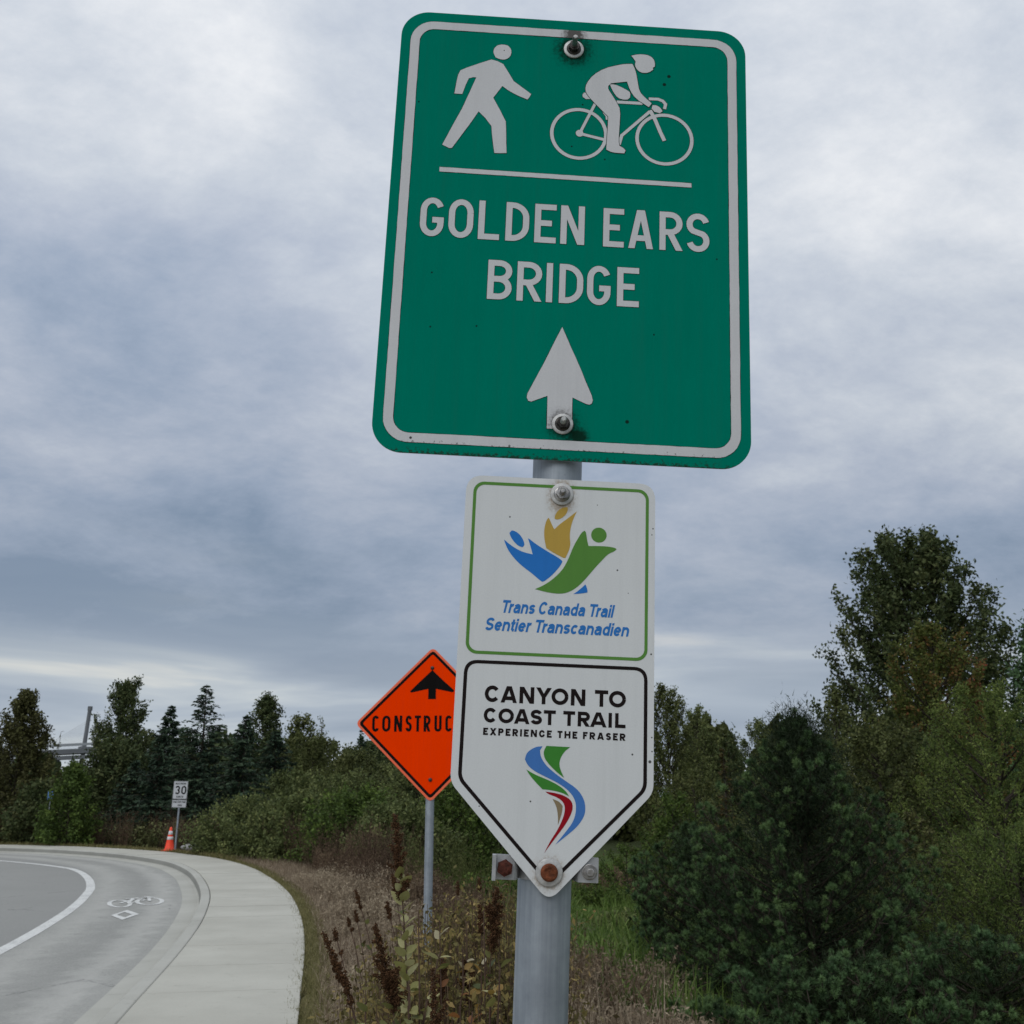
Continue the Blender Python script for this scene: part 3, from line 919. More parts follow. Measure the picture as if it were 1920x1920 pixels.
def hexnut(b, x, z, r, d0, d1, y=0.0, rot=10):
    vs = []
    for d in (d0, d1):
        for k in range(6):
            a_ = R(60 * k + rot); vs.append((x + r * math.cos(a_), y - d, z + r * math.sin(a_)))
    b.add(vs, [(k, (k + 1) % 6, 6 + (k + 1) % 6, 6 + k) for k in range(6)] + [tuple(range(6, 12))])
def stud_bolt(x, z, rw, rod, m_w, m_n, m_r, parent=post):
    b = MB(); b.lathe([(rw, 0.0006), (rw, 0.0022), (rw * .93, 0.0028), (rw * .5, 0.0030)], 28, at=(x, 0, z)); w = b.build('bolt', m_w, parent)
    b = MB(); b.lathe([(rw * .72, .003), (rw * .70, .0042), (rw * .55, .0048)], 24, at=(x, 0, z)); hexnut(b, x, z, rw * .56, .0048, .0125); b.build('nut', m_n, w)
    prof = []; d = .0125
    rr = rw * .27
    while d < .0125 + rod:
        prof += [(rr, d), (rr * .86, d + .0006)]; d += .0012
    prof += [(rr * .9, d), (rr * .5, d + .0008)]
    b = MB(); b.lathe([(rr, .011)] + prof, 16, at=(x, 0, z)); b.build('threaded_rod', m_r, w)
stud_bolt(-0.001, 0.3435, 0.0175, 0.020, M_washer, M_dark, M_steel)
stud_bolt(-0.001, -0.340, 0.0170, 0.012, M_washer, M_dark, M_washer)

# ------------------------------------------------------------------ white trail sign on the same post
OUT = round_poly([(-147.5, -430.5), (147.5, -430.5), (148.2, -897), (0, -1052), (-148.2, -893)], [26, 26, 30, 18, 30], 8)
M_white = plate_mat('white_trail_sheeting', (0.67, 0.69, 0.695), bolts=[(0.0015, -0.458, 0.0165, True), (-0.0009, -1.014, 0.0175, False)],
                    specks=[(x * .001, z * .001, r_ * .001) for x, z, r_ in ((-77.8,-494.4,1.5),(90.1,-569.9,1.6),(57.3,-468.8,.9),(107.2,-604.6,.9),(144.4,-502.1,1.3),(142.7,-511.9,1.1),(143.1,-695.7,1.6),(116.6,-843.5,1.7),(-30.9,-915.6,1.5),(145.1,-818.0,1.3),(145.6,-838.1,1.3),(142.6,-852.9,2.6),(-104.7,-925,1.2))],
                    rough=0.35, var=0.03, rust=(0.33, 0.25, 0.17))
T_ = plate('trail_sign', OUT, M_white, post, th=2.0)
def ink(name, c):
    return plate_mat(name, c, rough=0.6, var=0.05, spec=0.03)
I_green, I_black, I_blue = ink('leaf_green_ink', (0.105, 0.260, 0.055)), ink('black_ink', (0.016, 0.012, 0.012)), ink('sky_blue_ink', (0.030, 0.185, 0.560))
I_yel, I_blue2, I_grn2, I_red, I_tan = ink('yellow_ink', (0.50, 0.335, 0.075)), ink('river_blue_ink', (0.065, 0.190, 0.50)), ink('grass_green_ink', (0.055, 0.240, 0.040)), ink('crimson_ink', (0.30, 0.010, 0.018)), ink('tan_ink', (0.26, 0.20, 0.12))
I_text = ink('text_blue_ink', (0.035, 0.185, 0.52))
print_mesh('green_border', [rrect(-136.0, 137.5, -706.5, -440.2, 17, 8)], 0.3, I_green, T_, [rrect(-131.2, 132.8, -701.8, -445.0, 13, 8)])
PO = round_poly([(-136.5, -715.5), (138, -715.5), (138.4, -893), (0, -1031), (-137.5, -888)], [20, 20, 24, 6, 24], 8)
PI_ = round_poly([(-131.2, -720.6), (132.8, -720.6), (133.1, -891), (0, -1023.8), (-132.2, -886)], [15, 15, 22, 4, 22], 8)
print_mesh('black_border', [PO], 0.3, I_black, T_, [PI_])
TY = [(-18.1,-492.6),(-16.3,-495.2),(-11.6,-505.5),(-8.6,-510.6),(0.3,-501.4),(12.1,-492.0),(25.6,-480.3),(19.9,-493.4),(16.3,-507.6),(15.4,-520.0),(17.1,-533.9),(14.4,-544.4),(9.7,-554.7),(7.0,-554.9),(1.8,-552.5),(-10.4,-546.5),(-19.9,-540.9),(-23.9,-525.4),(-24.2,-509.7),(-21.4,-497.2)]
TYH = [(10.7,-474.4),(11.7,-478.7),(8.8,-486.5),(1.7,-493.0),(-5.1,-495.3),(-8.6,-493.9),(-8.7,-489.5),(-4.6,-481.3),(3.0,-475.3)]
TBH = [(-73.9,-515.5),(-67.8,-516.8),(-60.8,-522.0),(-55.3,-530.5),(-53.4,-537.3),(-56.3,-541.0),(-61.8,-540.0),(-68.8,-534.6),(-75.2,-526.2),(-77.5,-519.7)]
TB = [(-85.2,-530.5),(-75.5,-538.4),(-61.6,-546.4),(-51.2,-549.7),(-40.6,-551.5),(-43.9,-540.3),(-48.6,-527.0),(-46.0,-527.9),(-38.1,-534.0),(-20.7,-544.4),(2.7,-556.8),(5.4,-560.5),(2.2,-567.5),(-7.6,-580.1),(-19.2,-590.9),(-24.2,-593.2),(-27.6,-591.7),(-39.8,-581.6),(-57.3,-569.6),(-69.6,-558.1),(-78.6,-546.4),(-83.8,-535.4)]
TG = [(38.4,-510.4),(40.7,-513.4),(42.5,-525.6),(44.9,-534.2),(57.8,-533.6),(73.2,-533.4),(85.3,-534.9),(88.2,-537.0),(85.4,-540.6),(75.2,-545.3),(65.1,-556.7),(55.1,-568.4),(41.8,-585.4),(30.3,-598.0),(20.3,-605.3),(8.5,-610.1),(-5.0,-610.4),(-20.3,-608.4),(-35.3,-605.0),(-22.3,-598.8),(-7.4,-587.8),(5.8,-573.4),(13.9,-557.5),(21.8,-535.4),(28.4,-522.8),(34.1,-512.9)]
TB2 = [(41.2,-594.2),(42.4,-595.7),(44.8,-602.4),(44.9,-606.4),(35.6,-608.5),(23.3,-609.8),(30.4,-604.8),(37.1,-598.5)]
print_mesh('yellow_figure', [smooth_poly(TY, 2), smooth_poly(TYH, 2, 60)], 0.3, I_yel, T_)
print_mesh('blue_figure', [smooth_poly(TB, 2), smooth_poly(TBH, 2, 60), smooth_poly(TB2, 1)], 0.3, I_blue, T_)
print_mesh('green_figure', [smooth_poly(TG, 2), arc(60.5, -516.3, 12.0, 11.8, 0, 350, 30)], 0.3, I_green, T_)
RB = [(-15.9,-837.0),(-19.5,-843.0),(-18.2,-852.1),(-11.3,-862.7),(2.1,-873.9),(19.3,-885.0),(36.3,-895.1),(45.9,-907.3),(49.4,-919.6),(48.4,-932.1),(39.5,-946.6),(25.0,-959.5),(7.0,-973.9),(21.3,-956.1),(32.0,-941.6),(35.8,-927.3),(34.9,-913.0),(27.2,-900.8),(11.9,-889.7),(-10.8,-879.8),(-25.9,-873.2),(-36.5,-865.5),(-41.1,-856.6),(-39.0,-847.4),(-30.8,-840.7),(-23.4,-837.7)]
RG1 = [(-10.3,-836.2),(24.9,-836.6),(16.2,-843.4),(10.0,-854.6),(9.4,-865.5),(16.9,-880.5),(5.8,-872.9),(-5.7,-862.5),(-12.6,-853.7),(-14.3,-844.6)]
RG2 = [(-38.5,-871.0),(-25.8,-877.7),(-6.9,-884.2),(8.2,-890.8),(19.6,-898.4),(25.1,-906.3),(14.1,-901.3),(-2.7,-898.4),(-13.9,-897.9),(-23.5,-889.3),(-33.2,-878.9)]
RR = [(-9.7,-901.0),(3.0,-902.1),(16.1,-904.8),(27.4,-910.7),(31.4,-919.4),(28.9,-931.1),(21.0,-945.6),(10.3,-960.1),(-0.3,-974.5),(-8.7,-986.2),(-0.5,-969.2),(10.1,-953.0),(17.9,-935.1),(19.9,-922.5),(16.4,-913.8),(6.9,-907.9),(-4.4,-904.7)]
RT = [(1.0,-910.8),(10.8,-914.0),(16.0,-920.0),(15.5,-929.8),(9.9,-946.9),(9.9,-935.4),(7.3,-921.2)]
print_mesh('river_band', [smooth_poly(RB, 2)], 0.3, I_blue2, T_)
print_mesh('green_band', [smooth_poly(RG1, 2), smooth_poly(RG2, 2)], 0.3, I_grn2, T_)
print_mesh('red_band', [smooth_poly(RR, 2)], 0.3, I_red, T_)
print_mesh('tan_band', [smooth_poly(RT, 2)], 0.3, I_tan, T_)
y0_, y1_ = -776.4, -752.2
word('lettering', 'CANYONTO', [(a, c, y0_, y1_) for a, c in ((-104,-81.6),(-80.2,-56.0),(-52.5,-30.7),(-28.2,-4.9),(-5.0,20.2),(23.9,45.4),(59.5,79.3),(80.6,106.0))], 5.5, 0.3, I_black, T_)
y0_, y1_ = -806.2, -784.8
word('lettering', 'COASTTRAIL', [(a, c, y0_, y1_) for a, c in ((-104.1,-84.6),(-82.4,-59.6),(-59.2,-36.4),(-34.9,-18.0),(-15.6,2.2),(13.3,30.8),(34.8,52.8),(53.3,77.6),(80.6,85.4),(90.3,105.9))], 5.1, 0.3, I_black, T_)
WD = {'I': .3, 'E': .82, 'F': .78, 'T': .85, 'S': .85, 'P': .9, 'R': .95, 'X': 1.05, 'C': 1.0, 'N': 1.05, 'H': 1.02, 'A': 1.15}
cc, bb_ = layout('EXPERIENCE THE FRASER', -103.9, 105.9, -824.3, -813.9, WD, .34, .62)
word('lettering', cc, bb_, 2.7, 0.3, I_black, T_)

def lower(ch, x, base, cap, t):
    """oblique grotesque letters, drawn upright from x; returns polygons and the advance"""
    h = t / 2; xh = cap * .735; o = []
    S = lambda pts, e=0.0: o.extend(stroke(pts, t, e))
    b0, m0, c0 = base + h, base + xh - h, base + cap - h
    if ch == ' ': return [], cap * .30
    if ch == 'T':
        w = cap * .78; S([(x, c0), (x + w, c0)]); S([(x + w / 2, base), (x + w / 2, c0)]); return o, w - cap * .02
    if ch == 'C':
        w = cap * .84; rx = w / 2 - h; ry = cap / 2 - h; S(arc(x + w / 2, base + cap / 2, rx, ry, 38, 322, 26)); return o, w + cap * .10
    if ch == 'S':
        w = cap * .76; xm = x + w / 2; r1 = (cap / 2 - h) / 2; ym = base + cap / 2
        S(arc(xm, ym + r1, w / 2 - h, r1, 20, 232, 18) + arc(xm, ym - r1, w / 2 - h, r1, 52, -160, 18)); return o, w + cap * .10
    w = cap * .68; rx = w / 2 - h; xm = x + w / 2; ry = xh / 2 - h; ym = base + xh / 2; g = cap * .085
    if ch == 'a':
        S(arc(xm - h * .1, m0 - ry * .62, rx * .95, ry * .62, 160, 0, 12) + [(x + w - h, base)])
        r2 = ry * .60
        S([(x + w - h, base + xh * .58), (xm, base + xh * .58)] + arc(x + h + r2 * .95, b0 + r2, r2 * .95, r2, 90, 270, 10) + [(xm, b0), (x + w - h, base + xh * .34)])
        return o, w + g
    if ch == 'c': S(arc(xm, ym, rx, ry, 42, 318, 22)); return o, w * .94 + g
    if ch == 'e':
        S([(x + h * .6, ym), (x + w - h, ym)]); S(arc(xm, ym, rx, ry, 0, 322, 24)); return o, w + g
    if ch == 'd':
        S(arc(xm, ym, rx, ry, 0, 360, 24)); S([(x + w - h, base), (x + w - h, base + cap)]); return o, w + g
    if ch == 'n':
        S([(x + h, base), (x + h, base + xh)]); S([(x + h, ym)] + arc(xm, m0 - rx, rx, rx, 180, 0, 14) + [(x + w - h, base)]); return o, w + g
    if ch == 'r':
        S([(x + h, base), (x + h, base + xh)]); S([(x + h, ym)] + arc(x + h + rx * 1.1, m0 - rx * 1.1, rx * 1.1, rx * 1.1, 170, 82, 8)); return o, w * .56 + g
    if ch == 's':
        w = cap * .60; xm = x + w / 2; r1 = (xh / 2 - h) / 2
        S(arc(xm, ym + r1, w / 2 - h, r1, 20, 232, 14) + arc(xm, ym - r1, w / 2 - h, r1, 52, -160, 14)); return o, w + g
    if ch == 'i':
        S([(x + h, base), (x + h, base + xh)]); S([(x + h, base + cap - t * .95), (x + h, base + cap)]); return o, t + g
    if ch == 'l': S([(x + h, base), (x + h, base + cap)]); return o, t + g
    if ch == 't':
        S([(x + h * 1.6, base + cap * .93), (x + h * 1.6, b0 + h * .9), (x + h * 2.6, b0), (x + w * .52, b0)]); S([(x - h * .3, base + xh - h * .9), (x + w * .52, base + xh - h * .9)]); return o, w * .50 + g
    return o, w + g

def oblique_line(text, x0, x1, base, cap, t, m, parent, shear=.20):
    xs = 0.0; items = []
    for ch in text:
        pl, adv = lower(ch, xs, base, cap, t); items.append(pl); xs += adv
    k = (x1 - x0 - shear * cap) / (xs - cap * .12); b = MB()
    for pl in items:
        if not pl: continue
        v, f = resolve(pl)
        b.add([((x0 + p[0] * k + (p[1] - base) * shear) * .001, -.0003, p[1] * .001) for p in v], f)
    return b.build('lettering', m, parent)
oblique_line('Trans Canada Trail', -86.0, 87.0, -643.2, 19.4, 3.9, I_text, T_)
oblique_line('Sentier Transcanadien', -109.0, 111.0, -670.8, 19.4, 3.9, I_text, T_)

stud_bolt(0.0015, -0.4545, 0.0178, 0.009, M_washer, M_steel, M_steel)
# rusty carriage bolt through the tip
b = MB(); b.lathe([(.0195, .0006), (.0195, .0028), (.0182, .0036), (.010, .0040)], 28, at=(-.0009, 0, -1.0119)); w_ = b.build('bolt', M_washer, post)
b = MB(); b.lathe([(.0125, .004), (.0125, .006), (.011, .0085), (.007, .010), (.0065, .0092), (.003, .0095)], 24, at=(-.0009, 0, -1.0119)); b.build('bolt_head', M_rust, w_)

# strap clamp round the pole
b = MB()
zt, zb = -0.9905, -1.0245
pr = [(-.081, .004), (-.050, .004), (-.047, .006)] + [(-.003 + .0425 * math.cos(a_), .0475 - .0425 * math.sin(a_)) for a_ in np.linspace(R(158), R(22), 14)] + [(.041, .006), (.044, .004), (.0705, .004)]
for side in (0,):
    n = len(pr); th = .0028
    vs = [(x, y, zt) for x, y in pr] + [(x, y, zb) for x, y in pr] + [(x, y + th, zt) for x, y in pr] + [(x, y + th, zb) for x, y in pr]
    fs = []
    for k in range(n - 1):
        fs += [(k, n + k, n + k + 1, k + 1), (2 * n + k, 2 * n + k + 1, 3 * n + k + 1, 3 * n + k), (k, k + 1, 2 * n + k + 1, 2 * n + k), (n + k, 3 * n + k, 3 * n + k + 1, n + k + 1)]
    fs += [(0, 2 * n, 3 * n, n), (n - 1, 2 * n - 1, 4 * n - 1, 3 * n - 1)]
    b.add(vs, fs)
b.box(-.0822, -.0772, -.0085, .0066, zb - .0005, zt + .0005)       # folded lip on the left tab
cl = b.build('clamp', M_alu, post)
for xa_, xb_ in ((-.081, -.046), (.040, .0705)):
    b = MB(); b.box(xa_, xb_, .0095, .0125, zb, zt); b.build('rear_strap', M_alu, cl)
b = MB(); hexnut(b, -.0640, -1.0082, .0118, -.004, .006, rot=25); b.lathe([(.0098, .006), (.008, .0078), (.004, .008)], 12, at=(-.0640, 0, -1.0082)); b.build('rusted_nut', M_rustd, cl)
b = MB(); b.lathe([(.0112, -.004), (.0112, -.0024), (.010, -.002)], 20, at=(.0575, 0, -1.0095)); hexnut(b, .0575, -1.0095, .0095, -.002, .0035, rot=5)
b.lathe([(.0058, .0035), (.0058, .009), (.0048, .0098)], 16, at=(.0575, 0, -1.0095)); b.build('nut', M_steel, cl)

# ------------------------------------------------------------------ orange construction sign
cs_ = empty('construction_sign', (-0.5725, 7.4355, 2.151), (0, -0.0016, 0))
tag(cs_, 'orange diamond construction sign on a steel pole, half hidden behind the white sign', 'sign')
A5 = 375 * math.sqrt(2)
dia = round_poly([(0, A5 + 12), (-A5 - 12, 0), (0, -A5 - 12), (A5 + 12, 0)], 38, 8)
M_or = plate_mat('fluorescent_orange', (0.98, 0.046, 0.0), rough=0.7, spec=0.0, var=0.05)
M_orl = plate_mat('orange_rim', (0.93, 0.16, 0.07), rough=0.45, var=0.05)
M_blk = ink('sign_black', (0.008, 0.007, 0.007))
D_ = plate('sign_plate', dia, M_orl, cs_, th=2.5)
print_mesh('black_border', [round_poly([(0, A5 - 11), (-A5 + 11, 0), (0, -A5 + 11), (A5 - 11, 0)], 26, 8)], 0.6, M_blk, D_, [round_poly([(0, A5 - 39), (-A5 + 39, 0), (0, -A5 + 39), (A5 - 39, 0)], 14, 8)])
print_mesh('orange_field', [round_poly([(0, A5 - 39), (-A5 + 39, 0), (0, -A5 + 39), (A5 - 39, 0)], 14, 8)], 0.6, M_or, D_)
print_mesh('arrow', [[(-1.2,377.3),(78.6,301.6),(155.5,234.1),(157,228),(153.7,221.0),(143.8,218.4),(27.1,242.3),(27.4,169.5),(-28.3,169.5),(-28.2,242.3),(-143.3,217.3),(-153,217.5),(-158.3,223.3),(-156.3,228.3),(-81.4,301.8)]], 1.2, M_blk, D_)
cb = [(-422.8,-373.8),(-351.6,-292.3),(-266.2,-209.2),(-185.5,-140.4),(-120.6,-76.3),(-56.5,-7.5),(20.2,71.7),(97.8,145.2),(170,214),(238,253),(278,336),(362,419)]
word('lettering', 'CONSTRUCTION', [(a, c, -58.3, 54.3) for a, c in cb], 18.5, 1.2, M_blk, D_)
for z in (.392, -.3895):
    b = MB(); b.lathe([(.014, .0013), (.014, .004), (.011, .007), (.004, .008)], 14, at=(-.002, 0, z)); b.build('bolt', M_dark, cs_)
b = MB(); b.tube([(-.004, .033, -2.30), (-.004, .033, 0.50)], .030, 20); b.build('pole', M_galv, cs_)

# ------------------------------------------------------------------ speed sign, cone and stone by the far walk
M_wsign = plate_mat('white_sign_face', (0.52, 0.54, 0.56), rough=0.45, var=0.04)
ss = empty('speed_limit_sign', (-10.86, 34.75, gh(-10.86, 34.75)), (0, R(.6), R(6)))
tag(ss, 'small white speed limit sign reading 30 on a leaning pole beside the far sidewalk', 'sign')
S1 = plate('sign_plate', rrect(-232, 232, 1580, 2155, 22), M_wsign, ss, y0=-.045)
def scr(o, dy): o.location.y = dy; return o
scr(print_mesh('border', [rrect(-228, 228, 1584, 2151, 20)], 0.9, M_blk, S1, [rrect(-217, 217, 1595, 2140, 14)]), -.045)
scr(word('numerals', '30', [(-165, -15, 1735, 2000), (30, 190, 1735, 2000)], 44, 1.2, M_blk, S1), -.045)
cc, bb_ = layout('MAXIMUM', -165, 165, 2042, 2100, {'I': .35, 'M': 1.15}, .25, .5)
scr(word('lettering', cc, bb_, 13, 1.2, M_blk, S1), -.045)
cc, bb_ = layout('KM/H', -105, 105, 1625, 1690, {'M': 1.2, '/': .7}, .3, .5)
scr(word('lettering', cc, bb_, 14, 1.2, M_blk, S1), -.045)
S2 = plate('lower_plate', rrect(-232, 232, 1315, 1562, 20), M_wsign, ss, y0=-.045)
scr(print_mesh('border', [rrect(-228, 228, 1319, 1558, 18)], 0.9, M_blk, S2, [rrect(-219, 219, 1328, 1549, 12)]), -.045)
cc, bb_ = layout('CONSTRUCTION', -195, 195, 1465, 1520, {'I': .3}, .3, .5)
scr(word('lettering', cc, bb_, 11, 1.2, M_blk, S2), -.045)
cc, bb_ = layout('ZONE', -95, 95, 1360, 1420, {'E': .85}, .3, .5)
scr(word('lettering', cc, bb_, 12, 1.2, M_blk, S2), -.045)
b = MB(); b.tube([(0, 0, -.3), (0, 0, 2.12)], .030, 14); b.build('pole', M_galv, ss)

M_cone = simple('cone_orange', (0.88, 0.065, 0.022), 0.5, 0, 0.08, 20)
M_refl = simple('reflective_collar', (0.66, 0.67, 0.68), 0.35, 0, 0.1, 40)
cn = empty('traffic_cone', (-10.78, 33.75, 0.012))
cn.location = (-10.72, 33.72, 0.002)
tag(cn, 'orange traffic cone with two white bands on the sidewalk edge by the speed sign', 'cone')
def cr(z): return 0.155 - (0.155 - 0.032) * z / 0.71
b = MB(); b.box(-.19, .19, -.19, .19, 0, .03); b.box(-.17, .17, -.17, .17, .03, .038); b.build('base', M_cone, cn)
b = MB(); b.lathe([(cr(0) + .01, .036), (cr(.05), .05), (cr(.3), .30), (cr(.6), .60), (cr(.71), .71), (.02, .715)], 28, 'z'); b.build('body', M_cone, cn)
for z0, z1 in ((.34, .43), (.49, .60)):
    b = MB(); b.lathe([(cr(z0) + .001, z0), (cr(z0) + .004, z0 + .002), (cr(z1) + .004, z1 - .002), (cr(z1) + .001, z1)], 28, 'z'); b.build('white_band', M_refl, cn)
M_rock = simple('grey_stone', (0.27, 0.27, 0.265), 0.9, 0, 0.3, 9, 0.6)
rk = random.Random(3); b = MB(); vs = []; n = 14
for i in range(7):
    for k in range(n):
        p = math.pi * (i + .5) / 7; a_ = 2 * math.pi * k / n; rr = 1 + rk.uniform(-.12, .12)
        vs.append((.30 * rr * math.sin(p) * math.cos(a_), .17 * rr * math.sin(p) * math.sin(a_), .12 * rr * math.cos(p)))
b.add(vs, [(i * n + k, (i + 1) * n + k, (i + 1) * n + (k + 1) % n, i * n + (k + 1) % n) for i in range(6) for k in range(n)], True)
b.add(vs[:n], [tuple(range(n))])
o = b.build('stone', M_rock); o.location = (-10.42, 34.9, gh(-10.42, 34.9) + .10)
tag(o, 'pale flat stone lying beside the foot of the speed limit pole', 'stone')

# ------------------------------------------------------------------ the far bridge
M_conc = simple('bridge_concrete', (0.15, 0.16, 0.17), 0.9, 0, 0.15, 0.1)
M_cable = simple('bridge_cable', (0.30, 0.32, 0.34), 0.7, 0, 0.05, 1)
br = empty('cable_bridge', (-206.3, 500, -2.8))
tag(br, 'distant grey cable stayed bridge with a tall pylon, showing between the left trees', 'bridge')
b = MB()
def beam(b, p, q, w, h):
    p, q = Vector(p), Vector(q); d = (q - p).normalized(); sx = d.cross(Vector((0, 0, 1))).normalized() * w / 2; up_ = Vector((0, 0, h / 2))
    vs = [p - sx - up_, p + sx - up_, p + sx + up_, p - sx + up_, q - sx - up_, q + sx - up_, q + sx + up_, q - sx + up_]
    b.add(vs, [(3, 2, 1, 0), (4, 5, 6, 7), (0, 1, 5, 4), (1, 2, 6, 5), (2, 3, 7, 6), (3, 0, 4, 7)])
beam(b, (-60, -25, 20.5), (22, 10, 26.6), 14, 2.2); b.build('deck', M_conc, br)
b = MB(); beam(b, (-60, -32.5, 23.3), (22, 2.2, 29.4), .5, 1.2); b.build('parapet', M_cable, br)
b = MB(); beam(b, (-60, -30, 17.6), (22, 5, 23.7), 7, 1.7); b.build('girder', M_conc, br)
for x, z in ((-17.5, 20), (-12.2, 20.4), (-6.5, 20.8), (12, 22), (-40, 18)):
    b = MB(); b.box(x - .9, x + .9, -6 + x * .42, -3 + x * .42, -3, z + .5); b.build('pier', M_conc, br)
b = MB(); b.tube([(-2.0, 8, -2), (.3, 8, 46.5)], [1.25, .95], 8); b.box(-.5, 1.1, 7, 9, 44.8, 46.8); b.box(-3, 3, 7, 13, 26.5, 27.6); b.build('pylon', M_conc, br)
for k in range(14):
    b = MB(); b.tube([(.2, 9, 40.5 - k * 1.05), (-19.5 + k * 1.35, 0, 25.2)], .06, 4); b.build('stay_cable', M_cable, br)
for x in (-16.5, -8.5):
    b = MB(); b.tube([(x, -2, 24), (x + .2, -2, 34)], .12, 5); b.tube([(x + .2, -2, 34), (x + 1.6, -2, 34.3)], .1, 5); b.build('lamp_post', M_conc, br)
M_tarp = simple('blue_panel', (0.09, 0.22, 0.55), 0.6, 0, 0.1, 1)
bp = empty('marker_panel', (-16.57, 38.2, gh(-16.57, 38.2)))
tag(bp, 'tiny bright blue marker panel glimpsed low between the two leftmost trees', 'sign')
b = MB(); b.box(-.10, .10, -.012, .012, 1.55, 1.83); b.build('blue_panel', M_tarp, bp)
b = MB(); b.tube([(0, .02, -.2), (0, .02, 1.8)], .02, 8); b.build('pole', M_galv, bp)
# ------------------------------------------------------------------ vegetation builders
def rng(seed): return np.random.default_rng(seed)

def unit(v): return v / (np.linalg.norm(v, axis=-1, keepdims=True) + 1e-9)

def leaf_cloud(name, P, D, L, Wd, m, parent, tint, r, fold=True):
    """one four-cornered leaf per point: P centre, D long axis (unit), L length, Wd width"""
    n = len(P)
    Q = unit(r.normal(size=(n, 3))); S = unit(np.cross(D, Q))
    L = np.broadcast_to(L, n)[:, None]; Wd = np.broadcast_to(Wd, n)[:, None]
    N = np.cross(D, S)
    a = P - D * L * .5; c = P + D * L * .5
    b = P + S * Wd * .5 + N * Wd * .12 + D * L * .06; d = P - S * Wd * .5 + N * Wd * .12 + D * L * .06
    V = np.stack([a, b, c, d], 1).reshape(-1, 3)
    F = np.arange(n * 4).reshape(n, 4)
    return mesh_np(name, V, F, m, parent, tint)

def tubes_np(name, A, B, ra, rb, m, parent, k=4, tint=None):
    """many straight tapered sticks A->B in one mesh"""
    n = len(A); D = unit(B - A)
    h = np.where(np.abs(D[:, 2:3]) < .9, np.array([[0, 0, 1.]]), np.array([[1., 0, 0]]))
    U = unit(np.cross(D, h)); Wv = np.cross(D, U)
    an = np.arange(k) * 2 * np.pi / k
    C = U[:, None] * np.cos(an)[None, :, None] + Wv[:, None] * np.sin(an)[None, :, None]
    ra = np.broadcast_to(ra, n)[:, None, None]; rb = np.broadcast_to(rb, n)[:, None, None]
    V = np.concatenate([A[:, None] + C * ra, B[:, None] + C * rb], 1).reshape(-1, 3)
    base = np.arange(n)[:, None, None] * 2 * k
    j = np.arange(k)
    f = np.stack([j, (j + 1) % k, k + (j + 1) % k, k + j], 1)[None] + base
    return mesh_np(name, V, f.reshape(-1, 4), m, parent, tint)

M_bark = simple('bark', (0.055, 0.045, 0.036), 0.95, 0, 0.4, 8, 0.6, 0.1)
M_barkp = simple('pale_bark', (0.13, 0.12, 0.10), 0.95, 0, 0.4, 8, 0.6, 0.1)

def trunk(r_, h, rad, parent, m, lean=(0, 0), n=7):
    pts = []; rr = []
    for i in range(n):
        t = i / (n - 1)
        pts.append((lean[0] * t * t + r_.normal() * .03 * h * .1, lean[1] * t * t + r_.normal() * .003 * h, -0.25 + (h + .25) * t))
        rr.append(rad * (1 - t) ** .8 + .006)
    b = MB(); b.tube(pts, rr, 8); return b.build('trunk', m, parent)

